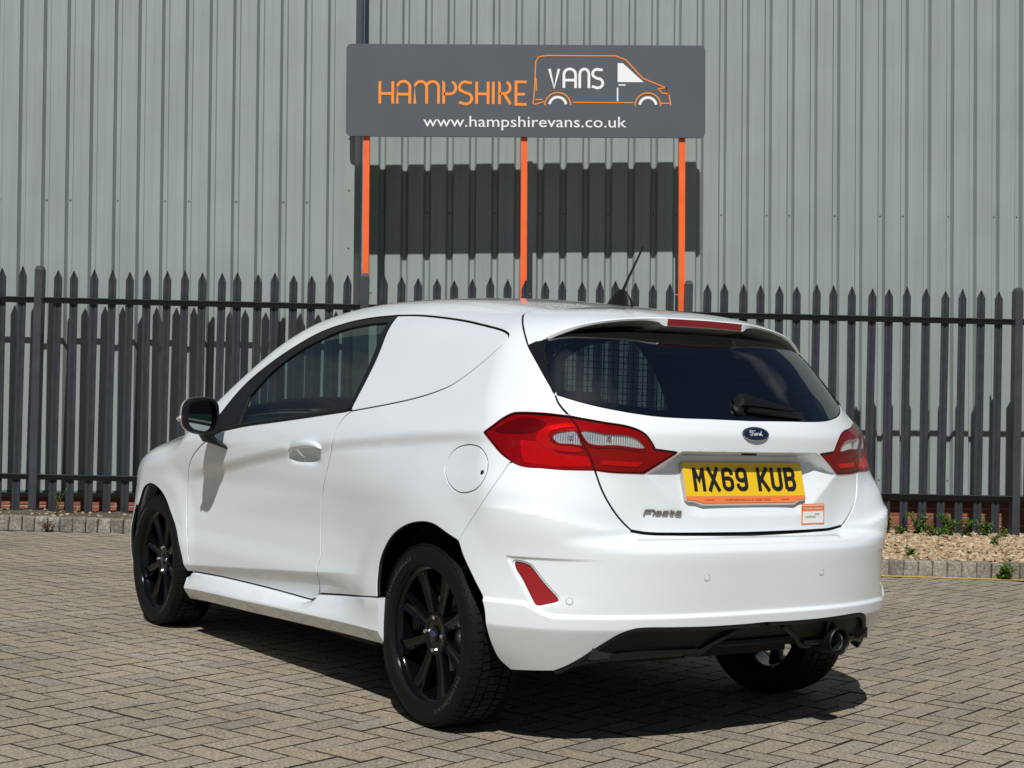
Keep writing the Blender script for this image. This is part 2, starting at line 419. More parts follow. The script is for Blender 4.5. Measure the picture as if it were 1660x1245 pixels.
def recess(ay, z):
    # number plate recess between the lamps: sharp lip on top, soft ramp below
    def edge(p, q, sl):
        ey, ez = q[0] - p[0], q[1] - p[1]; L = math.hypot(ey, ez)
        return ((z - p[1])*ey - (ay - p[0])*ez)/L*sl
    d = smin3(edge((0, .734), (.25, .734), .42), edge((.25, .734), (.418, .868), .46), .012)
    d = smin3(d, edge((.418, .868), (.290, .945), 1.9), .006)
    d = smin3(d, edge((.30, .943), (0, .943), 6.), .006)
    d = smin3(d, .064 + 0*z, .006)
    return np.maximum(d, 0)
def R_rear(ay, z):
    w = sstep(.40, .74, ay)
    dz = .055*sstep(.56, .84, ay)*(1 - sstep(.80, .90, z))*sstep(.50, .62, z)
    return (1 - w)*rear_c(z) + w*rear_c2(z - dz) + rear_a(z)*(ay/.75)**3.0 + recess(ay, z)
front_c = tab([.1, .2, .35, .5, .62, .75, .85, .95, 1.1], [3.20, 3.29, 3.34, 3.35, 3.34, 3.30, 3.22, 3.10, 2.95])
def F_front(ay, z):
    return front_c(z) - .40*(ay/.85)**2.6
k_corner = tab([.1, .5, .66, .80, .95, 1.10, 1.25, 1.40], [.20, .20, .16, .12, .12, .13, .14, .14])
def skirt_z(x):
    return .434 + .036*sstep(-.585, -.500, x)
def body_F(x, y, z):
    ay = np.abs(y)
    m = smax(ay - S_side(x, z), R_rear(ay, z) - x, k_corner(z))
    m = smax(m, x - F_front(ay, z), .22)
    m = smax(m, z - T_top(x, ay), .12 - .03*sstep(1.2, 1.7, x))
    # lower skirt of the rear bumper stands proud, then tucks under
    zl = skirt_z(x)
    rr = 1 - sstep(-.34, -.30, x)
    sk = .012*(1 - sstep(zl - .006, zl + .006, z)) - .42*(np.sqrt(np.maximum(.398 - z, 0)**2 + .006**2) - .006)
    # hollow round the bumper reflector with a crisp upper edge
    sv = LS*np.arctan2(ay, np.maximum(X0 - x, 1e-6))
    pk = .0065*(1 - sstep(.601, .611, z))*sstep(.452, .50, z)*(1 - sstep(-.004, .010, sv - (.868 - (.60 - z)*.55)))*sstep(.58, .77, sv)
    return m - rr*sk + rr*pk

S90 = LS*np.pi/2
def bisect(fun, a, b, n=34):
    for _ in range(n):
        m = .5*(a + b); o = fun(m) > 0
        b = np.where(o, m, b); a = np.where(o, a, m)
    return .5*(a + b)
def lift_sz(s, z):
    """(s, z) wrap coordinates -> point on the body; s=0 rear centre, s>S90 along the left side"""
    s = np.asarray(s, float); z = np.asarray(z, float)
    sg = np.where(s < 0, -1., 1.); a = np.abs(s)
    phi = np.minimum(a / LS, np.pi/2)
    ox = np.where(a > S90, X0 + a - S90, X0)
    dx = -np.cos(phi); dy = np.sin(phi)
    r = bisect(lambda t: body_F(ox + dx*t, dy*t, z), np.full_like(s, .02), np.full_like(s, 1.25))
    return np.stack([ox + dx*r, sg*dy*r, z], -1)
def to_sz(x, y):
    ay = np.abs(y)
    s = np.where(x >= X0, S90 + x - X0, LS*np.arctan2(ay, X0 - x))
    return np.where(y < 0, -s, s)
def lift_xy(x, y):
    x = np.asarray(x, float); y = np.asarray(y, float)
    z = bisect(lambda t: body_F(x, y, t), np.full_like(x, .55), np.full_like(x, 1.7))
    return np.stack([x, y, z], -1)
def body_N(p, e=.0015):
    x, y, z = p[:, 0], p[:, 1], p[:, 2]
    g = np.stack([body_F(x + e, y, z) - body_F(x - e, y, z), body_F(x, y + e, z) - body_F(x, y - e, z), body_F(x, y, z + e) - body_F(x, y, z - e)], -1)
    return g / np.maximum(np.linalg.norm(g, axis=1, keepdims=True), 1e-9)
# panel outlines on the left side in wrap coordinates (s, z), metres
CUR = {
 'tg_gap': [(1.1676, 1.3904), (1.1188, 1.3695), (1.0731, 1.3458), (1.0215, 1.3141), (0.9702, 1.2735), (0.9059, 1.2214), (0.8480, 1.1671), (0.7994, 1.1161), (0.7812, 1.0889), (0.7619, 1.0699), (0.7303, 1.0441), (0.7025, 1.0155), (0.6838, 0.9664), (0.6579, 0.9216), (0.6433, 0.8808), (0.6168, 0.8156), (0.5756, 0.7496), (0.5449, 0.7152), (0.5201, 0.6943), (0.4713, 0.6866), (0.3427, 0.6830), (0.2094, 0.6814)],
 'frame_top': [(3.1503, 1.0208), (3.1001, 1.0859), (3.0415, 1.1411), (2.8942, 1.2296), (2.7457, 1.3000), (2.5991, 1.3564), (2.4329, 1.3892), (2.2500, 1.4057), (2.0177, 1.4099)],
 'frame_rear': [(2.0177, 1.4099), (1.9560, 1.2270), (1.9693, 1.0488)],
 'belt': [(1.9629, 1.0396), (2.1953, 1.0182), (2.4076, 0.9986), (2.6211, 0.9799), (2.8404, 0.9604), (3.0596, 0.9337)],
 'glass': [(2.9205, 0.9655), (2.9440, 1.0846), (2.8428, 1.1863), (2.7026, 1.2673), (2.5455, 1.3247), (2.3822, 1.3635), (2.1857, 1.3800), (2.0493, 1.3809), (1.9972, 1.2156), (1.9975, 1.0600), (2.2150, 1.0378), (2.4262, 1.0170), (2.7357, 0.9854), (2.9205, 0.9655)],
 'blank_top': [(2.0114, 1.4091), (1.8490, 1.4031), (1.6436, 1.3855), (1.4956, 1.3690), (1.3407, 1.3470), (1.2414, 1.3361), (1.1748, 1.3270), (1.1335, 1.3185), (1.1071, 1.3088), (1.0980, 1.2983), (1.1000, 1.2877), (1.1283, 1.2578), (1.1685, 1.2284), (1.2596, 1.1739), (1.3239, 1.1416), (1.4073, 1.1156), (1.5456, 1.0880), (1.7128, 1.0650), (1.8962, 1.0437), (1.9601, 1.0366)],
 'door_rear': [(1.9596, 1.0361), (1.9899, 1.0158), (2.0104, 0.9887), (2.0191, 0.9548), (2.0185, 0.9201), (2.0323, 0.8828), (2.0544, 0.8288), (2.0746, 0.7745), (2.0956, 0.7269), (2.1058, 0.6803), (2.1069, 0.5876), (2.0923, 0.5181), (2.0849, 0.4795), (2.0931, 0.4511), (2.0908, 0.4306), (2.1082, 0.3957), (2.1334, 0.3623), (2.1626, 0.3367), (2.2010, 0.3163), (2.2565, 0.3010)],
 'door_bot': [(2.2565, 0.3010), (2.5989, 0.3063), (3.0498, 0.3055), (3.3027, 0.2989)],
 'door_front': [(3.3027, 0.2989), (3.3354, 0.3039), (3.3301, 0.3295), (3.3476, 0.3690), (3.3610, 0.4199), (3.4041, 0.5015), (3.4362, 0.5823), (3.4465, 0.6791), (3.4163, 0.7461), (3.3630, 0.8025), (3.2799, 0.8505), (3.2114, 0.8794)],
 'sill_top': [(3.3927, 0.2729), (3.0666, 0.2914), (2.6105, 0.2960), (2.2550, 0.3024), (2.0961, 0.3430), (1.5768, 0.3963)],
 'rarch': [(1.5768, 0.3963), (1.5827, 0.4536), (1.5732, 0.5224), (1.5130, 0.5961), (1.4224, 0.6468), (1.3018, 0.6773), (1.2083, 0.6793), (1.1210, 0.6553), (1.0395, 0.6014), (0.9839, 0.5229), (0.9455, 0.4596), (0.9296, 0.3289), (0.9171, 0.2809), (0.8845, 0.2450)],
 'farch': [(4.0436, 0.5400), (3.9771, 0.6259), (3.8814, 0.6569), (3.7786, 0.6469), (3.6951, 0.6131), (3.6038, 0.5452), (3.4851, 0.4511), (3.4088, 0.3565), (3.3763, 0.2919)],
 'lamp_top': [(1.0055, 0.9856), (0.9760, 1.0067), (0.9530, 1.0270), (0.9296, 1.0424), (0.9146, 1.0488), (0.8948, 1.0507), (0.8189, 1.0505), (0.7303, 1.0441), (0.6247, 1.0284), (0.5373, 1.0165), (0.5006, 1.0048), (0.4805, 0.9930), (0.4650, 0.9760), (0.4535, 0.9607), (0.4452, 0.9474), (0.3644, 0.9396)],
 'lamp_bot': [(0.3644, 0.9396), (0.4264, 0.9058), (0.4824, 0.8733), (0.5978, 0.8755), (0.7379, 0.8801), (0.7936, 0.8828), (0.8416, 0.8848), (0.8642, 0.8896), (0.8831, 0.8975), (0.9222, 0.9207), (0.9646, 0.9545), (1.0055, 0.9856)],
 'clear_out': [(0.7761, 0.9826), (0.7624, 0.9935), (0.7391, 0.9991), (0.7061, 1.0020), (0.6855, 0.9625), (0.6815, 0.9550), (0.7186, 0.9567), (0.7551, 0.9584), (0.7680, 0.9675)],
 'clear_in': [(0.6910, 0.9996), (0.6067, 0.9935), (0.5328, 0.9888), (0.5056, 0.9789), (0.4794, 0.9525), (0.5761, 0.9560), (0.6630, 0.9603), (0.6765, 0.9723)],
 'refl': [(0.8566, 0.5898), (0.8536, 0.5952), (0.8424, 0.5960), (0.8239, 0.5927), (0.8058, 0.5858), (0.7895, 0.5676), (0.7732, 0.5460), (0.7465, 0.5148), (0.7216, 0.4854), (0.7213, 0.4797), (0.7279, 0.4757), (0.7530, 0.4678), (0.7802, 0.4614), (0.7890, 0.4636), (0.7949, 0.4715), (0.8263, 0.5291)],
 'bseam': [(0.8952, 0.8928), (0.9298, 0.8219), (0.9691, 0.7620), (1.0201, 0.6979), (1.0443, 0.6648), (1.0618, 0.6380)],
 'diff_top': [(0.7443, 0.2548), (0.7038, 0.2747), (0.6597, 0.3029), (0.6214, 0.3320), (0.5860, 0.3573), (0.5590, 0.3760), (0.5275, 0.3910), (0.5048, 0.3976), (0.4745, 0.4000), (0.3853, 0.3985), (0.2505, 0.3960), (0.0872, 0.3961)],
 'fuel': [(1.0923, 0.9408), (1.1506, 0.9276), (1.1841, 0.9001), (1.1901, 0.8656), (1.1662, 0.8308), (1.1278, 0.8053), (1.0760, 0.7909), (1.0321, 0.7959), (0.9926, 0.8121), (0.9718, 0.8404), (0.9666, 0.8752), (0.9797, 0.9093), (1.0115, 0.9332), (1.0522, 0.9413)],
 'blade': [(0.9702, 1.2735), (0.9300, 1.2927), (0.8938, 1.3105), (0.8887, 1.2718), (0.8447, 1.1957), (0.8081, 1.1259), (0.7994, 1.1161)],
 'rglass': [(0.8938, 1.3105), (0.8887, 1.2718), (0.8447, 1.1957), (0.8081, 1.1259), (0.7992, 1.1154), (0.7523, 1.1036), (0.7009, 1.0913), (0.6342, 1.0785), (0.5698, 1.0687), (0.5039, 1.0608), (0.4313, 1.0549), (0.3360, 1.0522), (0.2140, 1.0517), (0.0850, 1.0504)],
 'lamp_red1': [(0.8718, 0.9677), (0.8003, 0.9626), (0.7537, 0.9279), (0.6616, 0.9211), (0.6509, 0.8890), (0.7593, 0.8878), (0.8485, 0.8959), (0.8652, 0.9239)],
 'lamp_ring': [(0.8227, 0.9695), (0.8176, 0.9926), (0.7965, 1.0125), (0.7608, 1.0214), (0.7186, 1.0266), (0.7076, 1.0154), (0.7583, 1.0061), (0.7791, 0.9959), (0.7832, 0.9804), (0.7769, 0.9634), (0.7549, 0.9527), (0.6906, 0.9470), (0.6810, 0.9378), (0.7541, 0.9355), (0.7995, 0.9473)],
 'lamp_red2': [(0.6195, 0.9108), (0.4819, 0.9061), (0.5025, 0.8903), (0.6190, 0.8955)],
 'lamp_dark': [(0.9680, 0.9933), (0.9126, 1.0302), (0.8316, 1.0365), (0.7981, 1.0202), (0.8219, 0.9963), (0.8986, 0.9860)],
 'diff_bot': [(0.7443, 0.2548), (0.6313, 0.2843), (0.4551, 0.2975), (0.2609, 0.3010), (0.1792, 0.3221), (-0.0474, 0.3198)],
 'strake': [(0.3158, 0.2954), (0.2601, 0.2988), (0.1981, 0.3339), (0.1362, 0.3626), (0.1073, 0.3781)],
 'skirt': [(0.9471, 0.4643), (0.8809, 0.4680), (0.8186, 0.4703), (0.8049, 0.4590), (0.7940, 0.4418), (0.7630, 0.4329), (0.7244, 0.4285), (0.6297, 0.4285), (0.5138, 0.4297), (0.1459, 0.4327)],
 'sens': [(0.6943, 0.4809), (0.2638, 0.5518)],
 'handle': [(2.4048, 0.8608), (2.3539, 0.9039), (2.2483, 0.9278), (2.1430, 0.9323), (2.0979, 0.9174), (2.1195, 0.8841), (2.2423, 0.8510), (2.3269, 0.8340), (2.3931, 0.8346)],
}
# ================================================================== the yard
def world_noise_mat(name, cols, scale, rough, speck=None, attr=None, bump=None, stain=None, streak=None):
    """base colour from a ramp driven by a per-piece attribute, with world-space grain on top"""
    m = bpy.data.materials.new(name); m.use_nodes = True; nt = m.node_tree; b = nt.nodes['Principled BSDF']; b.inputs['Roughness'].default_value = rough; b.inputs['Specular IOR Level'].default_value = .3
    L = nt.links.new; N = nt.nodes.new
    geo = N('ShaderNodeNewGeometry')
    ramp = N('ShaderNodeValToRGB'); ramp.color_ramp.interpolation = 'LINEAR'
    el = ramp.color_ramp.elements
    while len(el) < len(cols): el.new(.5)
    for i, c in enumerate(cols): el[i].position = i/(len(cols) - 1); el[i].color = (*c, 1)
    if attr:
        a = N('ShaderNodeAttribute'); a.attribute_name = attr; L(a.outputs['Fac'], ramp.inputs[0])
    else:
        n0 = N('ShaderNodeTexNoise'); n0.inputs['Scale'].default_value = scale; n0.inputs['Detail'].default_value = 5; L(geo.outputs['Position'], n0.inputs['Vector']); L(n0.outputs['Fac'], ramp.inputs[0])
    col = ramp.outputs[0]
    def mul(col, fac_out, lo, hi, f0=.3, f1=.7):
        mr = N('ShaderNodeMapRange'); mr.inputs['From Min'].default_value = f0; mr.inputs['From Max'].default_value = f1; mr.inputs['To Min'].default_value = lo; mr.inputs['To Max'].default_value = hi; L(fac_out, mr.inputs['Value'])
        mm = N('ShaderNodeMix'); mm.data_type = 'RGBA'; mm.blend_type = 'MULTIPLY'; mm.inputs[0].default_value = 1; L(col, mm.inputs[6]); L(mr.outputs[0], mm.inputs[7]); return mm.outputs[2]
    if speck:
        v = N('ShaderNodeTexVoronoi'); v.inputs['Scale'].default_value = speck[0]; L(geo.outputs['Position'], v.inputs['Vector'])
        sx = N('ShaderNodeSeparateColor'); L(v.outputs['Color'], sx.inputs[0]); col = mul(col, sx.outputs[0], 1 - speck[1], 1 + speck[1], 0, 1)
        n3 = N('ShaderNodeTexNoise'); n3.inputs['Scale'].default_value = speck[0]*.4; n3.inputs['Detail'].default_value = 3; L(geo.outputs['Position'], n3.inputs['Vector']); col = mul(col, n3.outputs['Fac'], 1 - speck[1]*.6, 1 + speck[1]*.6)
    if stain:
        n4 = N('ShaderNodeTexNoise'); n4.inputs['Scale'].default_value = stain[0]; n4.inputs['Detail'].default_value = 6; L(geo.outputs['Position'], n4.inputs['Vector']); col = mul(col, n4.outputs['Fac'], 1 - stain[1], 1 + stain[1]*.5)
    if streak:
        mp = N('ShaderNodeMapping'); mp.inputs['Scale'].default_value = (streak[0], streak[0], streak[0]*.035); L(geo.outputs['Position'], mp.inputs['Vector'])
        n6 = N('ShaderNodeTexNoise'); n6.inputs['Scale'].default_value = 1; n6.inputs['Detail'].default_value = 5; L(mp.outputs[0], n6.inputs['Vector']); col = mul(col, n6.outputs['Fac'], 1 - streak[1], 1 + streak[1]*.6)
    L(col, b.inputs['Base Color'])
    if bump:
        n5 = N('ShaderNodeTexNoise'); n5.inputs['Scale'].default_value = bump[0]; n5.inputs['Detail'].default_value = 3; L(geo.outputs['Position'], n5.inputs['Vector'])
        bp = N('ShaderNodeBump'); bp.inputs['Strength'].default_value = bump[1]; bp.inputs['Distance'].default_value = .003; L(n5.outputs['Fac'], bp.inputs['Height']); L(bp.outputs[0], b.inputs['Normal'])
    MATS[name] = m; return m
def tone(me, vals):
    a = me.attributes.new('tone', 'FLOAT', 'POINT'); a.data.foreach_set('value', np.asarray(vals, np.float32))

PAVE = world_noise_mat('paving_block', [(.255, .226, .182), (.300, .257, .190), (.322, .270, .190), (.290, .258, .208), (.335, .285, .206)], 3, .85, speck=(200, .38), attr='tone', bump=(420, .5), stain=(.9, .20))
SAND = world_noise_mat('joint_sand', [(.020, .017, .013), (.045, .038, .028)], 30, .95)
g = MB().add([(-300, -300, -.022), (300, -300, -.022), (300, 300, -.022), (-300, 300, -.022)], [(0, 1, 2, 3)]).build('ground', world_noise_mat('yard_surface', [(.19, .165, .13), (.25, .215, .165)], 2, .9, speck=(60, .3)))
tag(g, kind='structure')
# --- herringbone block paving, 200 x 100 mm, joints a few millimetres deep
E1 = np.array([math.cos(math.radians(-39)), math.sin(math.radians(-39))]); E2 = np.array([-E1[1], E1[0]])
ORG = np.array([-1.49, 4.546]) - .3*E1
kerb_left_y, kerb_right_y = 11.80, 10.32
def kerb_y(x):
    return kerb_left_y + (kerb_right_y - kerb_left_y)*sstep(-1.4, 1.2, x) + .0*x
pavement = empty('pavement'); tag(pavement, kind='structure')
mesh_obj('joint_bed', [(-6.6, 2.2, -.0048), (6.6, 2.2, -.0048), (6.6, 12.2, -.0048), (-6.6, 12.2, -.0048)], [(0, 1, 2, 3)], SAND, pavement)
def block_geo(lx, ly, seed):
    r = np.random.default_rng(seed); g_ = .0036; c = .0012; x0, x1, y0, y1 = g_, lx - g_, g_, ly - g_
    j = lambda: r.normal(0, .0006, 2)
    low = [np.array(p) + j() for p in ((x0, y0), (x1, y0), (x1, y1), (x0, y1))]
    top = [np.array(p) + j() for p in ((x0 + c, y0 + c), (x1 - c, y0 + c), (x1 - c, y1 - c), (x0 + c, y1 - c))]
    V = [(p[0], p[1], 0.) for p in top] + [(p[0], p[1], -.0022) for p in low] + [(p[0], p[1], -.014) for p in low]
    F = [(0, 1, 2, 3)] + [(4 + i, 4 + (i + 1) % 4, (i + 1) % 4, i) for i in range(4)] + [(8 + i, 8 + (i + 1) % 4, 4 + (i + 1) % 4, 4 + i) for i in range(4)]
    return np.array(V), F
blocks = []
for i in range(-110, 130):
    for j in range(-110, 130):
        m4 = (i - j) % 4
        if m4 not in (0, 3): continue
        hor = m4 == 0
        cpos = ORG + .1*(i + (1 if hor else .5))*E1 + .1*(j + (.5 if hor else 1))*E2
        if abs(cpos[0]) > 6.5 or cpos[1] < 2.3 or cpos[1] > kerb_y(cpos[0]) - .09: continue
        blocks.append((cpos[0], cpos[1], hor, i, j))
B = np.array([(b[0], b[1]) for b in blocks])
# blocks in view and clear of the car show largest: the nearest 300 are single pieces
def in_view(x, y):
    return abs(x) < .352*y + .1 and y > 3.75
vis = [k for k, b in enumerate(blocks) if in_view(b[0], b[1])]
vis.sort(key=lambda k: blocks[k][1] + abs(blocks[k][0])*.05)
single = set(vis[:300])
VAR = []
for v in range(12):
    bv, bf = block_geo(.2, .1, 100 + v); me = bpy.data.meshes.new('paving_block'); me.from_pydata(bv.tolist(), [], bf); me.materials.append(PAVE); me.materials.append(SAND); me.polygons.foreach_set('material_index', [0] + [1]*8)
    tone(me, np.full(len(bv), (v + .5)/12)); VAR.append((bv, bf, me))
a1, a2 = math.atan2(E1[1], E1[0]), math.atan2(E2[1], E2[0])
rv = []; rf = []; rt = []; kk = 0
for k, (cx, cy, hor, i, j) in enumerate(blocks):
    bv, bf, me = VAR[rng.integers(12)]
    ang = (a1 if hor else a2) + rng.normal(0, .004) + (math.pi if rng.random() < .5 else 0); dz = rng.normal(0, .0006) - .0005
    tx, ty = rng.normal(0, .0022, 2)
    if k in single:
        o = bpy.data.objects.new('paving_block', me); o.rotation_euler = (tx, ty, ang)
        off = Matrix.Rotation(ang, 3, 'Z') @ Vector((.1, .05, 0)); o.location = (cx - off.x, cy - off.y, dz); put(o, pavement)
    else:
        p = bv - np.array([.1, .05, 0]); z = p[:, 2] + dz + p[:, 0]*ty*.7 + p[:, 1]*tx*.7
        c, s = math.cos(ang), math.sin(ang)
        rv.append(np.stack([cx + c*p[:, 0] - s*p[:, 1], cy + s*p[:, 0] + c*p[:, 1], z], 1)); rf += [tuple(q + kk for q in f_) for f_ in bf]; rt.append(np.full(len(bv), rng.random())); kk += len(bv)
o = mesh_obj('paving_blocks', np.vstack(rv), rf, PAVE, pavement); tone(o.data, np.concatenate(rt)); o.data.materials.append(SAND); o.data.polygons.foreach_set('material_index', ([0] + [1]*8)*(len(rf)//9)); tag(o, kind='stuff')

# --- kerb of small concrete setts, soil strip, gravel bed, painted line
KERB = world_noise_mat('kerb_concrete', [(.17, .155, .13), (.235, .215, .18), (.29, .265, .225)], 6, .92, speck=(120, .35), attr='tone', bump=(160, .9), stain=(7, .3))
kerb = empty('kerb'); tag(kerb, kind='structure')
kv = []
for v in range(6):
    mb = MB().box(-.0485, .0485, 0, .125, -.03, .105, bev=.008); me = bpy.data.meshes.new('kerb_sett')
    r = np.random.default_rng(v); vv = np.array(mb.v); vv += r.normal(0, .0018, vv.shape); me.from_pydata(vv.tolist(), [], mb.f); me.materials.append(KERB); tone(me, np.full(len(vv), (v + .5)/6)); kv.append(me)
x = -6.0; sett_pts = []
while x < 6.2:
    y0 = float(kerb_y(x)); y1 = float(kerb_y(x + .05)); a = math.atan2(y1 - y0, .05)
    o = bpy.data.objects.new('kerb_sett', kv[rng.integers(6)]); o.location = (x, y0, rng.normal(0, .003)); o.rotation_euler = (rng.normal(0, .01), 0, a + rng.normal(0, .012)); put(o, kerb)
    x += .1005*math.cos(a)
xs = np.linspace(-6, 6, 80)
SOIL = world_noise_mat('soil', [(.05, .042, .032), (.10, .085, .062), (.14, .12, .085)], 14, .95, speck=(90, .4), bump=(60, 1.))
sv = [(x, float(kerb_y(x)) + .10, .088) for x in xs] + [(x, 12.3, .092 + .012*math.sin(x*9)) for x in xs] + [(x, 14.3, .075) for x in xs]; n = len(xs)
o = mesh_obj('soil', sv, [(i, i + 1, n + i + 1, n + i) for i in range(n - 1)] + [(n + i, n + i + 1, 2*n + i + 1, 2*n + i) for i in range(n - 1)], SOIL); tag(o, kind='structure')
STONE = world_noise_mat('gravel_stone', [(.20, .135, .075), (.36, .255, .15), (.46, .345, .215), (.52, .43, .31), (.30, .20, .115), (.42, .29, .165)], 3, .85, speck=(90, .2), attr='tone')
t_ = (1 + 5**.5)/2; ico = np.array([(-1, t_, 0), (1, t_, 0), (-1, -t_, 0), (1, -t_, 0), (0, -1, t_), (0, 1, t_), (0, -1, -t_), (0, 1, -t_), (t_, 0, -1), (t_, 0, 1), (-t_, 0, -1), (-t_, 0, 1)])/1.9
icf = np.array([(0, 11, 5), (0, 5, 1), (0, 1, 7), (0, 7, 10), (0, 10, 11), (1, 5, 9), (5, 11, 4), (11, 10, 2), (10, 7, 6), (7, 1, 8), (3, 9, 4), (3, 4, 2), (3, 2, 6), (3, 6, 8), (3, 8, 9), (4, 9, 5), (2, 4, 11), (6, 2, 10), (8, 6, 7), (9, 8, 1)])
gv = []; gf = []; gt = []; k = 0
def stone_at(x, y, z, r):
    global k
    v = ico*(1 + rng.normal(0, .16, (12, 1)))*np.array([r*rng.uniform(.8, 1.5), r*rng.uniform(.7, 1.1), r*rng.uniform(.45, .8)])
    a = rng.uniform(0, 6.28); b_ = rng.normal(0, .4); c, s = math.cos(a), math.sin(a)
    v = np.stack([v[:, 0], v[:, 1]*math.cos(b_) - v[:, 2]*math.sin(b_), v[:, 1]*math.sin(b_) + v[:, 2]*math.cos(b_)], 1)
    v = np.stack([c*v[:, 0] - s*v[:, 1] + x, s*v[:, 0] + c*v[:, 1] + y, v[:, 2] + z], 1)
    gv.append(v); gf.append(icf + k); gt.append(np.full(12, rng.random())); k += 12
for _ in range(9500):
    x = rng.uniform(1.9, 5.6); y = rng.uniform(10.42, 12.75); stone_at(x, y, .098 + .03*sstep(10.4, 11.5, y) + rng.uniform(-.004, .012), rng.uniform(.011, .024))
for _ in range(160):
    x = rng.uniform(-5.5, -2.2); y = rng.uniform(11.93, 12.7); stone_at(x, y, .094, rng.uniform(.008, .018))
o = mesh_obj('gravel', np.vstack(gv), np.vstack(gf), STONE); tone(o.data, np.concatenate(gt)); tag(o, 'loose buff gravel filling the bed behind the kerb', 'gravel', kind='stuff')
YEL = world_noise_mat('yellow_road_paint', [(.30, .23, .09), (.52, .36, .06), (.60, .42, .08)], 9, .8, speck=(150, .3))
lv = []; xs2 = np.linspace(1.2, 6.2, 60)
for x in xs2:
    y = float(kerb_y(x)); lv += [(x, y - .115, .0035), (x, y - .03, .0035)]
o = mesh_obj('painted_line', lv, [(2*i, 2*i + 2, 2*i + 3, 2*i + 1) for i in range(len(xs2) - 1)], YEL); tag(o, kind='structure')

# --- building: box-profile steel cladding on a brick plinth
GY = -math.radians(1.25)
CLAD = world_noise_mat('cladding_green_grey', [(.266, .302, .295), (.286, .322, .313)], .8, .42, stain=(2.3, .06), streak=(14, .07))
CLAD.node_tree.nodes['Principled BSDF'].inputs['Specular IOR Level'].default_value = .4
building = empty('industrial_building', (0, 12.9, 0), ry=GY); tag(building, 'grey-green steel clad industrial building with recessed bay and brick plinth', 'building')
PITCH = .2055
def rib_profile(n):
    P = []
    for r in range(n):
        x = r*PITCH
        P += [(x, 0), (x + .060, 0), (x + .0615, -.0012), (x + .068, -.0012), (x + .0695, 0), (x + .134, 0), (x + .153, .045), (x + .1855, .045)]
    P.append((n*PITCH, 0)); return P
SCREW = MB().lathe([(.0, -.007), (.004, -.007), (.005, -.002), (.009, -.0015), (.0095, 0)], n=10); screw_me = None
SCR = mat('screw_grey', (.10, .115, .105), .5)
CH_W = rib_profile(5)
def wall_sheets(x0, nsh, y_of, x1=None, zb=.335, zt=6.6):
    global screw_me
    for s_ in range(nsh):
        xs0 = x0 + s_*5*PITCH; V = []; n = 0
        for z in (zb, zt):
            for (px, py) in CH_W:
                X = xs0 + px
                V.append((X, y_of(X) + py - (.0012 if s_ % 2 else 0), z))
        n = len(CH_W)
        sh = mesh_obj('cladding_sheet', V, [(i, i + 1, n + i + 1, n + i) for i in range(n - 1)], CLAD, building)
        for zr in (.46, 2.85, 4.9):
            for ch in (0, 2, 3):
                X = xs0 + ch*PITCH + .169
                if screw_me is None:
                    so = SCREW.build('screw', SCR, sh, smooth=True); screw_me = so.data
                else:
                    so = put(bpy.data.objects.new('screw', screw_me), sh)
                so.location = (X, y_of(X) + .045, zr)
XL = -1.352
yl = lambda X: 12.87 - 12.9
yc = lambda X: 13.50 - .012*(X - XL) - 12.9
wall_sheets(XL - .17 - 25*PITCH, 5, yl)
wall_sheets(XL + .015, 10, yc)
fl = MB(); fl.box(XL - .175, XL, yl(0) - .003, yl(0) - .0015, .335, 6.6); fl.box(XL, XL + .0015, yl(0) - .003, yl(0) + .12, .335, 6.6)
fo = fl.build('corner_flashing', CLAD, building)
for zr in (.6, 1.15, 1.9, 2.45, 2.95, 3.4, 4.0):
    so = put(bpy.data.objects.new('screw', screw_me), fo); so.location = (XL - .045, yl(0) - .003, zr)
rv_ = MB(); rv_.add([(XL, yl(0) + .12, .335), (XL, yc(XL) + .05, .335), (XL, yc(XL) + .05, 6.6), (XL, yl(0) + .12, 6.6)], [(0, 1, 2, 3)]); rv_.build('reveal_sheet', CLAD, building)
bf_ = MB(); bf_.box(XL - 5.6, XL, yl(0) - .006, yl(0) + .08, .318, .336); bf_.box(XL + .01, 8.8, yc(3) - .035, yc(3) + .12, .318, .336); bf_.build('base_flashing', mat('flashing_dark', (.10, .115, .11), .5), building)
MORT = mat('mortar', (.36, .31, .25), .95, noise=(20, .2))
BRICK = world_noise_mat('red_brick', [(.20, .062, .038), (.27, .085, .05), (.33, .115, .07), (.24, .075, .05)], 3, .9, speck=(140, .2), attr='tone', bump=(200, .5))
pm = MB(); pm.box(XL - 5.6, XL - .001, yl(0) + .075, yl(0) + .25, -.2, .30); pm.box(XL + .012, 8.8, yc(3) + .112, yc(3) + .4, -.2, .30)
plinth = pm.build('plinth', MORT, building)
bms = []
for v in range(6):
    mb = MB().box(0, .2125, 0, .05, 0, .0645, bev=.003); me = bpy.data.meshes.new('brick'); me.from_pydata(mb.v, [], mb.f); me.materials.append(BRICK); tone(me, np.full(len(mb.v), (v + .5)/6)); bms.append(me)
for (xa, xb, yy) in ((XL - 4.6, XL - .1, yl(0) + .068), (XL + .03, 5.6, yc(3) + .105)):
    for c in range(4):
        x = xa - (.112 if c % 2 else 0)
        while x < xb - .1:
            o = bpy.data.objects.new('brick', bms[rng.integers(6)]); o.location = (x, yy + rng.normal(0, .001), -.018 + c*.075); put(o, plinth); x += .2225

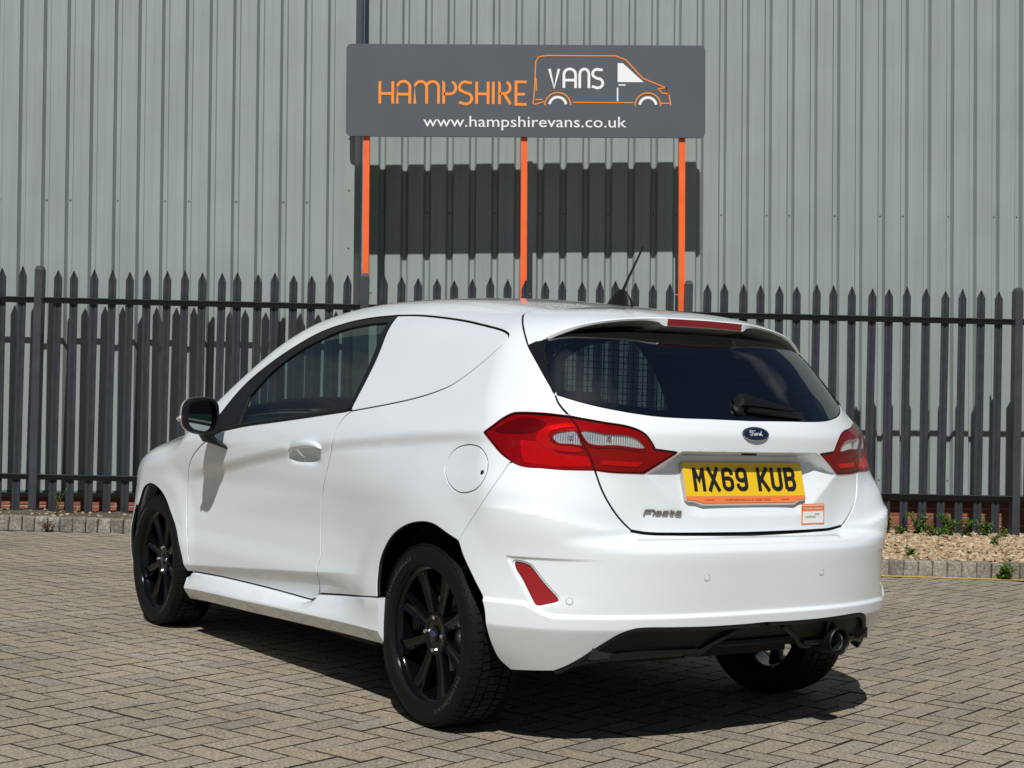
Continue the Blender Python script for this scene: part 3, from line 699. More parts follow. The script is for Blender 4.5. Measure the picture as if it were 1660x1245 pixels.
# --- palisade fence seen from the rail side
FEN = mat('fence_paint', (.041, .044, .052), .42, noise=(9, .25), bump=(70, .25))
fence = empty('palisade_fence', (0, 12.6, 0), ry=-math.radians(.45)); tag(fence, 'dark grey steel palisade fence with pointed pales behind the car', 'fence')
PW = [(-.0345, .0), (-.034, -.001), (-.021, -.0095), (-.017, -.0098), (0, .0035), (.017, -.0098), (.021, -.0095), (.034, -.001), (.0345, 0)]
pale_me = []
for v in range(5):
    r = np.random.default_rng(v + 5); n = len(PW); V = []; tp = 2.17 + r.normal(0, .006); lev = [.10, 2.095]
    for z in lev: V += [(x, y, z) for x, y in PW]
    # pointed head: the two shoulders stay low, the middle runs up
    V += [(x*.52, y, (2.095 + tp)/2) for x, y in PW] + [(x*.05, y, tp) for x, y in PW]
    F = [(i, i + 1, (l + 1)*n + i + 1, (l + 1)*n + i) if l < 0 else (l*n + i, l*n + i + 1, (l + 1)*n + i + 1, (l + 1)*n + i) for l in range(3) for i in range(n - 1)]
    # back skin 2.5 mm behind
    k0 = len(V); V += [(x, y + .0025, z) for x, y, z in V]; F += [tuple(k0 + q for q in f_[::-1]) for f_ in F]
    e = [l*n for l in range(4)]; F += [(e[l], e[l + 1], k0 + e[l + 1], k0 + e[l]) for l in range(3)] + [(e[l] + n - 1, k0 + e[l] + n - 1, k0 + e[l + 1] + n - 1, e[l + 1] + n - 1) for l in range(3)]
    me = bpy.data.meshes.new('pale'); me.from_pydata(V, [], F); me.materials.append(FEN); pale_me.append(me)
PX = [-4.0 - 2.755, -4.0, -1.251, 1.485, 4.27, 7.03]
post_mb = MB(); 
post_mb.add([(x, y, z) for z in (-.1, 2.16) for x, y in ((-.032, -.055), (.032, -.055), (.032, .045), (-.032, .045))] + [(x, y, 2.19) for x, y in ((-.018, -.05), (.018, -.05), (.018, .04), (-.018, .04))],
            [(0, 1, 5, 4), (1, 2, 6, 5), (2, 3, 7, 6), (3, 0, 4, 7), (4, 5, 9, 8), (5, 6, 10, 9), (6, 7, 11, 10), (7, 4, 8, 11), (8, 9, 10, 11)])
bolt_mb = MB().lathe([(0, -.010), (.006, -.010), (.0085, -.006), (.0085, 0)], n=8)
bolt_me = None
post_me = None
RAILZ = (.415, 1.905)
for b in range(5):
    xa, xb = PX[b], PX[b + 1]; pit_ = (xb - xa)/18
    for q in range(1, 18):
        o = bpy.data.objects.new('pale', pale_me[rng.integers(5)]); o.location = (xa + q*pit_ + rng.normal(0, .002), 0, rng.normal(0, .006)); o.rotation_euler = (rng.normal(0, .002), rng.normal(0, .0035), rng.normal(0, .05)); put(o, fence)
    for zr in RAILZ:
        rb = MB(); rb.box(xa + .035, xb - .035, -.0225, -.0165, zr - .028, zr + .0145); rb.box(xa + .035, xb - .035, -.066, -.0225, zr + .0145, zr + .0205); rr = rb.build('rail', FEN, fence)
        for xx in (xa + .06, xa + .10, xb - .10, xb - .06):
            if bolt_me is None: bo = bolt_mb.build('bolt', SCR, rr); bolt_me = bo.data
            else: bo = put(bpy.data.objects.new('bolt', bolt_me), rr)
            bo.location = (xx, -.0225, zr - .008)
for x in PX[:5]:
    if post_me is None: o = post_mb.build('fence_post', FEN, fence); post_me = o.data
    else: o = put(bpy.data.objects.new('fence_post', post_me), fence)
    o.location = (x, 0, 0)

# --- the dealer's sign on three orange posts
SG = .005263
sign = empty('dealer_sign', (.137, 12.67, 0), ry=-math.radians(1.45)); tag(sign, 'wide slate grey dealer sign with orange and white lettering on three orange posts', 'sign')
SLATE = mat('sign_slate', (.082, .094, .108), .38, noise=(1.5, .08)); ORA = mat('sign_orange', (.92, .27, .025), .4); WHI = mat('sign_white', (.82, .83, .84), .4); POSTO = mat('post_orange', (.86, .135, .025), .38, noise=(6, .1)); BACK = mat('sign_edge', (.05, .053, .058), .5)
SB = 3.395; SH = .79; SW = 1.532
def rrect(w, h, r, n=6):
    return arc(w - r, h - r, r, r, 0, 90, n) + arc(-w + r, h - r, r, r, 90, 180, n) + arc(-w + r, r, r, r, 180, 270, n) + arc(w - r, r, r, r, 270, 360, n)
rr_ = rrect(SW, SH, .045); nn_ = len(rr_)
board = mesh_obj('board', [(x, 0, SB + z) for x, z in rr_] + [(x, .025, SB + z) for x, z in rr_], [tuple(range(nn_))[::-1], tuple(nn_ + i for i in range(nn_))] + [(i, (i + 1) % nn_, nn_ + (i + 1) % nn_, nn_ + i) for i in range(nn_)], SLATE, sign)
for px in (598.5, 854, 1109.5):
    X = (px - 830)*12.76/2417 - .137
    pb = MB(); pb.box(X - .027, X + .027, .03, .085, -.1, SB + SH - .05); po = pb.build('post', POSTO, sign)
    lug = MB(); lug.box(X + (.027 if px < 900 else -.06), X + (.06 if px < 900 else -.027), .05, .056, 2.055, 2.063); lug.build('lug', POSTO, po)
def zx(x, y): return ((600 + x*.3373 - 856)*SG, (222 - (120 + y*.3373))*SG)
def sgn(lines, w, name, m, parent=board, raw=False):
    L = [[zx(*p) for p in l] for l in lines]
    mb = stroke(L, w, 0, .003); mb.v = [(x, -z, SB + y) for x, y, z in mb.v]; return mb.build(name, m, parent)
T, Bm, Md = 38, 146, 97
hs = []
hs += [[(58, T), (58, Bm)], [(120, T), (120, Bm)], [(58, Md), (120, Md)]]
hs += [[(142, Bm), (142, 62)] + [(172 + 30*math.cos(a), 66 - 28*math.sin(a)) for a in np.linspace(math.pi, 0, 12)] + [(202, Bm)], [(142, 100), (202, 100)]]
hs += [[(226, Bm), (226, 64)] + [(254.5 + 28.5*math.cos(a), 66 - 28*math.sin(a)) for a in np.linspace(math.pi, 0, 10)] + [(283, Bm)], [(283, 66)] + [(311.5 + 28.5*math.cos(a), 66 - 28*math.sin(a)) for a in np.linspace(math.pi, 0, 10)] + [(340, Bm)]]
hs += [[(365, Bm), (365, T), (395, T)] + [(395 + 28*math.cos(a), 68 - 30*math.sin(a)) for a in np.linspace(math.pi/2, -math.pi/2, 10)] + [(365, 98)]]
hs += [[(500, T + 6)] + [(468 + 28*math.cos(a), 66 - 27*math.sin(a)) for a in np.linspace(1.1, 3.6, 9)] + [(470, 92)] + [(470 + 30*math.cos(a), 119 - 27*math.sin(a)) for a in np.linspace(1.2, -2.2, 12)] + [(438, 138)]]
hs += [[(523, T), (523, Bm)], [(578, T), (578, Bm)], [(523, Md), (578, Md)], [(603, T), (603, Bm)]]
hs += [[(633, Bm), (633, T), (658, T)] + [(658 + 26*math.cos(a), 66 - 28*math.sin(a)) for a in np.linspace(math.pi/2, -math.pi/2, 10)] + [(633, 94)], [(655, 95), (686, Bm)]]
hs += [[(763, T), (712, T), (712, Bm), (763, Bm)], [(712, Md), (755, Md)]]
for grp in (hs[0:3], hs[3:5], hs[5:7], hs[7:8], hs[8:9], hs[9:12], hs[12:13], hs[13:15], hs[15:17]): sgn(grp, .023, 'letter', ORA)
vs = [[(872, -26), (895, 66), (918, -26)], [(942, 66), (942, 2)] + [(970 + 28*math.cos(a), 0 - 26*math.sin(a)) for a in np.linspace(math.pi, 0, 10)] + [(998, 66)], [(942, 28), (998, 28)],
      [(1018, 66), (1018, 2)] + [(1040 + 22*math.cos(a), 0 - 26*math.sin(a)) for a in np.linspace(math.pi, 0, 10)] + [(1062, 66)],
      [(1128, -22)] + [(1102 + 22*math.cos(a), -3 - 22*math.sin(a)) for a in np.linspace(1.1, 3.7, 9)] + [(1103, 20)] + [(1104 + 25*math.cos(a), 42 - 23*math.sin(a)) for a in np.linspace(1.2, -2.2, 12)] + [(1076, 58)]]
for grp in (vs[0:1], vs[1:3], vs[3:4], vs[4:5]): sgn(grp, .0225, 'letter', WHI)
def wheel_arcs(cx, r, a0=180, a1=0): return [(cx + r*math.cos(math.radians(a)), 150 - r*math.sin(math.radians(a))) for a in np.linspace(a0, a1, 16)]
van = [[(800, 146), (795, 140), (802, 60), (806, -60), (820, -84), (860, -90), (1190, -90), (1240, -70), (1322, 18), (1432, 62), (1448, 95), (1455, 148)],
       [(808, 20), (810, 80)], [(805, 122), (838, 122)], [(985, 135), (1275, 135)], [(1410, 137), (1450, 137)], [(800, 146), (840, 135), (848, 130)],
       [(1395, 68), (1432, 62), (1445, 92), (1415, 88), (1395, 68)]]
for ln_ in van: sgn([ln_], .009, 'van_outline', ORA)
for cx in (913, 1346):
    sgn([wheel_arcs(cx, 62)], .010, 'van_outline', ORA); sgn([wheel_arcs(cx, 40, 172, 8)], .022, 'van_outline', WHI)
sgn([[(1200, 62), (1200, 128)]], .012, 'van_outline', WHI); sgn([[(1205, 50), (1238, 50)]], .012, 'van_outline', WHI)
wp = [zx(*p) for p in ((1200, -55), (1225, -55), (1325, 36), (1200, 36))]
mesh_obj('van_outline', [(x, -.003, SB + z) for x, z in wp], [(0, 1, 2, 3)[::-1]], WHI, board)
me = text_mesh('www.hampshirevans.co.uk', .13, ext=.0015)
xs_ = np.array([v.co.x for v in me.vertices]); sc = (zx(1243, 0)[0] - zx(268, 0)[0])/(xs_.max() - xs_.min()); cxm = (zx(1243, 0)[0] + zx(268, 0)[0])/2 - (xs_.max() + xs_.min())/2*sc
sz_ = .0976/ (.13*.73)
me.transform(Matrix(((sc, 0, 0, cxm), (0, 0, -1, -.0016), (0, sz_, 0, SB + zx(0, 255)[1]), (0, 0, 0, 1)))); me.materials.clear(); me.materials.append(WHI); put(bpy.data.objects.new('lettering', me), board)

# --- weeds
LEAF = world_noise_mat('weed_leaf', [(.035, .085, .012), (.075, .16, .02), (.12, .20, .035)], 25, .6, attr='tone'); STEM = mat('weed_stem', (.07, .11, .03), .7); DRY = mat('dry_stalk', (.16, .085, .045), .85)
def weed(x, y, z, h, n, spread, label, leaf=LEAF, stem=STEM, lsize=.042, group='weeds along the fence and kerb'):
    r = np.random.default_rng(int(abs(x*1000) + y*77)); root = empty('weed', (x, y, z)); tag(root, label, 'weed', group)
    sm = MB(); lv_, lf_, lt_ = [], [], []
    for i in range(n):
        a = r.uniform(0, 6.28); tipd = r.uniform(.2, 1)*spread; hh = h*r.uniform(.55, 1)
        pts = [Vector((math.cos(a)*tipd*t*t, math.sin(a)*tipd*t*t, hh*t)) for t in np.linspace(0, 1, 5)]
        sm.tube(pts, .0016, n=4)
        for q in range(int(16*max(1, h/.12))):
            t = r.uniform(.15, 1); p = pts[0].lerp(pts[-1], t); p = Vector((math.cos(a)*tipd*t*t, math.sin(a)*tipd*t*t, hh*t)); b = r.uniform(0, 6.28); L = lsize*r.uniform(.6, 1.3); w = L*r.uniform(.28, .42); up = r.uniform(-.2, .7)
            d = Vector((math.cos(b), math.sin(b), up)).normalized(); sd = d.cross(Vector((0, 0, 1))).normalized()*w; k_ = len(lv_)
            mid = p + d*L*.5 + Vector((0, 0, .1*L)); end = p + d*L - Vector((0, 0, .15*L))
            lv_.extend([p, mid + sd*.5 + Vector((0, 0, .08*L)), mid - sd*.5 + Vector((0, 0, .08*L)), mid, end]); lf_.extend([(k_, k_ + 3, k_ + 1), (k_, k_ + 2, k_ + 3), (k_ + 1, k_ + 3, k_ + 4), (k_ + 3, k_ + 2, k_ + 4)]); lt_.extend([r.random()]*5)
    sm.build('stem', stem, root); o = mesh_obj('leaves', lv_, lf_, leaf, root); tone(o.data, lt_); return root
def at_px(u, D): return (u - 830)/2417*D
for u, D, h, n_, sp, lab in ((1440, 12.35, .20, 12, .12, 'low leafy green weed at the fence foot nearest the bumper'), (1463, 12.25, .13, 9, .10, 'small green weed beside the leftmost fence weed on the gravel'), (1495, 12.4, .24, 13, .15, 'tall bushy green weed against the fence, left of the big clump'), (1520, 12.2, .15, 12, .16, 'broad low green weed spreading over the gravel edge'), (1545, 12.35, .22, 14, .15, 'dense green weed at the middle of the fence foot'), (1572, 12.35, .19, 12, .13, 'green weed right of the dense clump at the fence'), (1602, 12.4, .20, 9, .09, 'upright green weed at the fence foot near the right post'), (1632, 12.3, .12, 7, .08, 'rightmost small weed at the fence foot'), (1618, 11.6, .12, 6, .07, 'lone small weed standing out on the gravel bed'), (1481, 10.55, .09, 6, .05, 'tiny weed in the gravel just behind the kerb'), (1637, 10.26, .13, 11, .09, 'bright green weed growing out of the kerb joint')):
    weed(at_px(u, D), D, .0 if D < 10.3 else .10, h, n_, sp, lab)
weed(at_px(97, 11.9), 11.95, .09, .26, 4, .12, 'thin straggly weed beside the left fence post', lsize=.022)
weed(at_px(82, 11.72), 11.74, .0, .10, 9, .12, 'dry brown weed at the foot of the left kerb', leaf=DRY, stem=DRY, lsize=.025)
# ================================================================== the car-derived van
PAINT = mat('white_paint', (.762, .805, .835), .20, coat=1.0, spec=.5)
BLKG = mat('gloss_black_trim', (.008, .008, .009), .12, coat=.6); BLKP = mat('black_plastic', (.007, .007, .0078), .42, spec=.3, bump=(300, .25)); GAP_SHADE = mat('gap_shade_black', (.008, .008, .008), .8)
RUB = mat('tyre_rubber', (.0052, .0052, .0054), .6, spec=.18, bump=(160, .25)); RIMB = mat('wheel_black', (.0028, .0028, .0032), .12, coat=.15, spec=.28); CHR = mat('chrome', (.75, .76, .77), .12, metal=1.); STEEL = mat('bare_steel', (.33, .33, .33), .35, metal=1.)
DARK = mat('interior_dark', (.016, .017, .019), .75); TRIM = mat('interior_trim', (.03, .031, .034), .8, noise=(30, .3)); UND = mat('underbody', (.012, .012, .012), .85); SEATM = mat('seat_fabric', (.022, .023, .026), .9)
SIDEG = glass('door_glass', (.50, .63, .585), 1.5); REARG = glass('rear_glass', (.24, .29, .33), 1.52, extra=.12); SCRG = glass('windscreen_glass', (.62, .72, .68), 1.5)
REDL = glass('red_lens', (.68, .008, .035), 1.45); CLRL = glass('clear_lens', (.93, .94, .95), 1.5)
LBACK = mat('lamp_back', (.46, .010, .055), .4); LRED = mat('lamp_red_bright', (.95, .05, .10), .25, coat=.5); LDK = mat('lamp_red_dark', (.20, .004, .03), .3); LSIL = mat('lamp_silver', (.86, .87, .88), .18, metal=.55); LSHA = mat('lamp_bowl', (.34, .35, .36), .25, metal=.6)

van = empty('hatchback_van', (-CAR_C[0]*math.sin(YAW) + CAR_C[1]*math.cos(YAW), -CAR_C[0]*math.cos(YAW) - CAR_C[1]*math.sin(YAW), 0), rz=math.pi/2 - YAW)
tag(van, 'white three-door hatchback van with blanked rear sides and black wheels', 'van')
C_ = {k: np.array(v) for k, v in CUR.items()}
G, LT, LB = C_['tg_gap'], C_['lamp_top'], C_['lamp_bot']
def sx(x): return S90 + x - X0
def sxy(x, y, z): return (float(to_sz(np.array(x), np.array(y))), z)
yc_t = tab([-.061, .2, .6, 1.0, 1.3, 1.5, 1.8, 2.1, 2.25], [float(.515), .532, .541, .549, .566, .592, .645, .70, .725])
def cant(x0, x1, n=90):
    X = np.linspace(x0, x1, n); Y = yc_t(X); Z = lift_xy(X, Y)[:, 2]; return np.stack([to_sz(X, Y), Z], 1)
def crease_feats(x0, x1, st=.008):
    X = np.arange(x0, x1, st); out = []
    for d in (.012, 0, -.016, -.034, -.045): out.append(np.stack([sx(X), crease_z(X) + d], 1))
    return out
def low_feats(x0, x1, st=.008):
    X = np.arange(x0, x1, st); return [np.stack([sx(X), low_z(X) + d], 1) for d in (.006, 0, -.006, -.014)]
def s_rear(y, z):
    y = np.asarray(y, float); return LS*np.arctan2(y, X0 - R_rear(np.abs(y), np.asarray(z, float)))

# ---- side panels (quarter, pillars, cant rail) and roof
K0 = (sx(1.905), .905)
cantL = cant(2.25, -.061, 260)
side_loop = join(spl(G[:11]), spl(LT[:8])[::-1], spl(LB[8:12])[::-1], spl(C_['bseam']), spl(C_['rarch'][:8])[::-1][1:], spl(C_['sill_top'][4:6])[::-1], spl(C_['door_rear'][:18])[::-1], spl(C_['blank_top'])[::-1], spl(C_['frame_top'])[::-1],
                 spl([C_['frame_top'][0], (sx(1.895), .955), K0]), spl([K0, cantL[0]]), cantL)
FUEL = spl(C_['fuel'], closed=True)
surf_keep = None
def keep_cant(loop):
    from_c = np.min(np.linalg.norm(loop[:, None, :] - cantL[None, :, :], axis=2), axis=1); return from_c < .0075
def near(curve, tol):
    cv = spl(curve, .006)
    return lambda L: np.min(np.linalg.norm(L[:, None, :] - cv[None, :, :], axis=2), axis=1) < tol
seam_l = near(C_['bseam'], .006); seam_r = near(mir(C_['bseam']), .006)
def keep_side(L): return np.where(keep_cant(L), 0., np.where(seam_l(L), .55, 1.))
def keep_bumper(L): return np.where(seam_l(L) | seam_r(L), .55, 1.)
_sp = surf_panel
def surf_panel(name, loop, material, parent, keep=None, **kw):
    global inset
    if material is PAINT and name != 'rear_bumper': kw.setdefault('lipmat', GAP_SHADE)  # folded panel edges coloured black to paint shade into the gaps
    if keep is None: return _sp(name, loop, material, parent, **kw)
    base_inset = inset
    def kinset(L, d):
        return L + (base_inset(L, d) - L)*keep(L)[:, None]
    inset = kinset
    try: return _sp(name, loop, material, parent, **kw)
    finally: inset = base_inset
surf_panel('side_panel', side_loop, PAINT, van, keep=keep_side, holes=[FUEL], feats=crease_feats(.06, .70) + low_feats(.45, .75), step=.012, mirror=True)
fl_ = surf_panel('fuel_flap', FUEL, PAINT, van, step=.012, gap=.0004)
bp_ = MB().lathe([(0, .004), (.006, .004), (.009, 0), (.009, -.02)], n=12); 
p0 = lift_sz(np.array([C_['fuel'][9][0] + .012]), np.array([.858]))[0]; bp_.v = [(x + p0[0], y + p0[1] - .002, z + p0[2]) for x, y, z in bp_.v]; bp_.build('flap_catch', BLKP, fl_[0], smooth=True)
X = np.linspace(-.061, 2.25, 110); Yc = yc_t(X); rim = np.stack([X, Yc], 1)
yw_t = tab([1.44, 1.5, 1.8, 2.1, 2.25], [.50, .555, .612, .668, .692]); Xw = np.linspace(1.50, 2.25, 40); rw = np.stack([Xw, yw_t(Xw)], 1)
hd = spl([(1.50, .555), (1.462, .50), (1.452, .30), (1.45, 0)])
mxy = lambda c: np.stack([c[:, 0], -c[:, 1]], 1)[::-1]
rear_edge = spl([(-.061, .515), (-.072, .40), (-.082, .2), (-.085, 0)])
roof_loop = join(rim[::-1], rear_edge, mxy(rear_edge), mxy(rim[::-1]), mxy(rw)[::1], mxy(hd)[::-1][::-1] if False else mxy(hd[::1]), hd[::-1], rw)
roof_loop = join(rim[::-1], rear_edge, mxy(rear_edge), mxy(rim[::-1]), np.array([(2.25, -.692)]), mxy(rw), np.stack([hd[:, 0], -hd[:, 1]], 1), hd[::-1], rw)
surf_panel('roof_panel', roof_loop, PAINT, van, lift=lift_xy, gap=0, edge=False, step=.02)
wl = join(hd[::-1], rw, np.array([(2.25, .692), (2.25, 0), (2.25, -.692)]), mxy(rw), np.stack([hd[:, 0], -hd[:, 1]], 1))
surf_panel('windscreen', wl, SCRG, van, lift=lift_xy, gap=.004, edge=False, step=.04, off=-.004)
# bonnet, wings and front end
bon = join(spl([(2.27, .715), (2.6, .70), (2.9, .66), (3.0, .60)]), spl([(3.0, .60), (3.10, .4), (3.13, 0)]), mxy(spl([(3.0, .60), (3.10, .4), (3.13, 0)])), mxy(spl([(2.27, .715), (2.6, .70), (2.9, .66), (3.0, .60)])), spl([(2.27, -.715), (2.33, 0), (2.27, .715)]))
surf_panel('bonnet', bon, PAINT, van, lift=lift_xy, step=.03)
cowl = join(spl([(2.25, .69), (2.31, 0), (2.25, -.69)]), spl([(2.20, -.68), (2.22, 0), (2.20, .68)])); surf_panel('scuttle', cowl, BLKP, van, lift=lift_xy, step=.04, off=-.006, gap=0)
Xb = np.linspace(2.25, 2.97, 40); Yb = np.interp(Xb, [2.25, 2.6, 2.9, 2.97], [.725, .712, .672, .645]); bl = np.stack([to_sz(Xb, Yb), lift_xy(Xb, Yb)[:, 2]], 1)
fa = C_['farch']; fr = .372
arch_f = [(sx(2.493 + fr*math.cos(a)), .30 + fr*math.sin(a)) for a in np.linspace(math.radians(42), math.radians(-8), 12)]
wing = join(np.array([K0]), bl, np.array([(sx(2.97), .66), (sx(2.97), .50), (sx(2.93), .30)]), np.array(arch_f)[::-1], spl(fa), np.array([(sx(2.035), .297)]), spl(C_['door_front'])[1:])
surf_panel('front_wing', wing, PAINT, van, step=.014, mirror=True)
def lift_fr(y, z):
    y = np.asarray(y, float); z = np.asarray(z, float)
    x = bisect(lambda t: body_F(t, y, z), np.full_like(y, 1.5), np.full_like(y, 3.8)); return np.stack([x, y, z], -1)
fb = np.array([(-.80, .20), (.80, .20), (.80, .66), (.40, .62), (0, .60), (-.40, .62), (-.80, .66)]); surf_panel('front_bumper', fb, PAINT, van, lift=lift_fr, step=.03)
surf_panel('grille', spl([(-.42, .30), (.42, .30), (.36, .46), (-.36, .46)], closed=True), BLKP, van, lift=lift_fr, step=.03, off=.006)
surf_panel('front_trim', np.array([(-.38, .63), (0, .605), (.38, .63), (.34, .80), (0, .82), (-.34, .80)]), BLKG, van, lift=lift_fr, step=.03)
HL = mat('headlamp', (.55, .57, .6), .1, metal=.6, coat=1.)
for s_ in (1, -1):
    surf_panel('headlamp', np.array([(s_*.39, .64), (s_*.80, .67), (s_*.79, .80), (s_*.36, .80)]), HL, van, lift=lift_fr, step=.03)

# ---- doors
belt, dr, db, df = C_['belt'], C_['door_rear'], C_['door_bot'], C_['door_front']
door_loop = join(spl(dr), spl(db), spl(df), spl([df[-1], (sx(1.84), .909), belt[-1]]), spl(belt)[::-1])
hX = np.arange(.78, 1.14, .008)
hf = [np.stack([sx(hX), np.full(len(hX), z)], 1) for z in (.826, .834, .842, .850, .892, .900, .908, .916)]
doors = surf_panel('door', door_loop, PAINT, van, feats=crease_feats(.72, 2.1) + low_feats(.81, 2.02) + hf, step=.012, mirror=True)
ft, frr = C_['frame_top'], C_['frame_rear']
gl_loop = join(spl(C_['glass'][1:8]), spl(C_['glass'][7:10]), spl(C_['glass'][9:13]), spl([C_['glass'][12], C_['glass'][0]]), spl(C_['glass'][0:2]))
frame_loop = join(spl(ft), spl(frr), spl(belt), np.array([(sx(1.893), .897)]), spl([(sx(1.893), .897), (sx(1.885), .955), ft[0]]))
for s_, d_ in zip((1, -1), doors):
    surf_panel('window_frame', frame_loop, BLKP, d_, holes=[gl_loop], step=.012, gap=.001, lip=.01, off=-.003, side=s_)
    surf_panel('window', gl_loop, SIDEG, d_, step=.03, gap=0, edge=False, off=-.010, side=s_)
# black finisher strip along the belt stands proud
def ribbon(name, curve, half, off0, material, parent, mirror=True, thick=.004, crown=.002):
    c = spl(curve, .012); t = np.gradient(c, axis=0); t /= np.linalg.norm(t, axis=1, keepdims=True); n = np.stack([-t[:, 1], t[:, 0]], 1)
    rows = []
    for w, o in ((-half, off0 - thick), (-half, off0), (0, off0 + crown), (half, off0), (half, off0 - thick)):
        q = c + n*w; P = lift_sz(q[:, 0], q[:, 1]); rows.append(P + body_N(P)*o)
    V = np.stack(rows, 1).reshape(-1, 3); F = []
    for i in range(len(c) - 1):
        for k in range(4): F.append((i*5 + k, i*5 + k + 1, (i + 1)*5 + k + 1, (i + 1)*5 + k))
    out = [mesh_obj(name, V, F, material, parent[0] if isinstance(parent, list) else parent)]
    if mirror: out.append(mesh_obj(name, V*np.array([1, -1, 1]), [f_[::-1] for f_ in F], material, parent[1] if isinstance(parent, list) else parent))
    return out
bs = spl(belt); ribbon('belt_strip', bs[2:-2] + np.array([0, .004]), .0085, .0025, BLKP, doors)
ribbon('window_divider', [(sx(1.66), .972), (sx(1.672), 1.06), (sx(1.640), 1.125)], .012, -.004, BLKP, doors)
# blanked rear side
blank_loop = join(spl(C_['blank_top']), spl([C_['blank_top'][-1], frr[2], (frr[0] + frr[1])/2 + 0*frr[0], C_['blank_top'][0]]) if False else spl(frr)[::-1])
surf_panel('side_blank', blank_loop, PAINT, van, step=.014, mirror=True, off=-.0015, gap=.003)
# door handles
for s_, d_ in zip((1, -1), doors):
    hp = [(1.085, .868), (1.05, .886), (.99, .899), (.93, .905), (.87, .905), (.83, .900), (.812, .893)]
    c = spl(hp, .012); rings = []
    for i, (x, z) in enumerate(c):
        u = i/(len(c) - 1); w = .004 + .0135*math.sin(math.pi*min(1, max(0, u*1.0)))**.55; y = float(S_side(np.array(x), np.array(.945))) + .006 + .018*math.sin(math.pi*u)**.5
        rings.append([(x, s_*(y - .006 + .011*math.cos(a)), z + w*math.sin(a)) for a in np.linspace(0, 2*math.pi, 14)[:-1]][::s_])
    hb = MB().loft(rings); h_o = hb.build('handle', PAINT, d_, smooth=True, auto=60)

# ---- sill skirts: the top edge follows the lower edge of door and quarter panel
edge_sz = join(spl([(sx(2.095), .268), (sx(2.07), .278), (sx(2.04), .293), (sx(1.99), db[-1][1])]), spl(db)[::-1], spl(dr[17:20])[::-1], spl([dr[17], C_['sill_top'][4]]), spl([C_['sill_top'][4], (C_['sill_top'][4] + C_['sill_top'][5])/2, C_['sill_top'][5], (C_['sill_top'][5][0] - .008, C_['sill_top'][5][1])]))
edge_sz = spl(edge_sz[np.argsort(-edge_sz[:, 0])], .012)
eP = lift_sz(edge_sz[:, 0], edge_sz[:, 1]); eN = body_N(eP)
zc_t = tab([.25, .31, .83, 1.4, 2.05, 2.1], [.277, .276, .260, .240, .218, .214])
def soft(v, w):
    k_ = np.hanning(2*w + 3)[1:-1]; k_ /= k_.sum(); return np.convolve(np.concatenate([np.full(w, v[0]), v, np.full(w, v[-1])]), k_, 'valid')
eys, ezs = soft(eP[:, 1], 16), soft(eP[:, 2], 16)
def sill(s_):
    rows = []
    for p, y2, z2 in zip(eP, eys, ezs):
        x, y, z = p; zc = float(zc_t(x)); yo = .856 + .008*float(1 - sstep(.27, .6, np.array(x))); z0 = z - .0035; dy = yo - y
        q = [(y - .03, z0 + .001), (y - .001, z0), (y + .0025, z0 - .0012), (y + .004 + .10*dy, z0 - .006), (y2 + .42*(yo - y2), z2 - .36*(z2 - zc)), (y2 + .84*(yo - y2), z2 - .70*(z2 - zc)), (yo - .001, zc + .010), (yo, zc + .003), (yo - .003, zc - .003), (yo - .031, zc - .044), (yo - .045, zc - .050), (yo - .20, zc - .052)]
        rows.append([(x, s_*a_, b_) for a_, b_ in q])
    n = len(rows[0]); V = [p for r in rows for p in r]; F = []
    for i in range(len(rows) - 1):
        for k_ in range(n - 1): F.append((i*n + k_, i*n + k_ + 1, (i + 1)*n + k_ + 1, (i + 1)*n + k_)[::s_])
    F += [tuple(range(n)), tuple((len(rows) - 1)*n + i for i in range(n))]
    return mesh_obj('sill_skirt', V, F, PAINT, van, smooth=True, auto=28)
for s_ in (1, -1): sill(s_)

# ---- tailgate
half_tg = join(spl(G[7:11]), spl(LT[7:15]), np.array([LT[14], LT[15]]), np.array([LT[15], LB[1], LB[2]]), spl([LB[2], LB[3], G[14]]), spl(G[14:19]), spl(G[18:21]), np.array([(0, .6805)]))
rgb = spl(C_['rglass'][4:14]); gl_bot = join(rgb, np.array([(0, 1.0495)]))
tg_loop = join(half_tg, mir(half_tg), mir(gl_bot)[::-1][::-1], gl_bot[::-1])
tg_loop = join(half_tg, mir(half_tg), np.stack([-gl_bot[:, 0], gl_bot[:, 1]], 1), gl_bot[::-1])
ys = np.arange(-.30, .301, .008); tfe = [np.stack([s_rear(ys, np.full(len(ys), z)), np.full(len(ys), z)], 1) for z in (.9455, .9425, .9395, .936, .932)]
for a, b in (((.25, .734), (.418, .868)), ((.418, .868), (.292, .943)), ((0, .734), (.25, .734))):
    for d in (-.006, 0, .006, .014):
        nrm = np.array([-(b[1] - a[1]), b[0] - a[0]]); nrm /= np.linalg.norm(nrm)
        for t_s in (1, -1):
            q = np.array([np.array(a)*(1 - u) + np.array(b)*u + nrm*d for u in np.linspace(0.02, .98, 24)]); tfe.append(np.stack([t_s*s_rear(q[:, 0], q[:, 1]), q[:, 1]], 1))
zs = [.662, .69, 1.03, 1.04]
tailgate = surf_panel('tailgate', tg_loop, PAINT, van, feats=tfe, step=.010, gap=.0028)[0]
rl = join(spl(C_['rglass'][0:5]), rgb, np.array([(0, 1.0495)])); top_h = np.array([(0, 1.338), (.35, 1.336), (.62, 1.33), (.80, 1.318)])
rg_loop = join(np.stack([-rl[:, 0], rl[:, 1]], 1)[::-1] if False else rl, mir(rl), spl(np.vstack([mir(top_h), top_h[1:]])))
rear_window = surf_panel('rear_window', rg_loop, REARG, tailgate, step=.025, gap=.001, edge=False, off=-.003)[0]
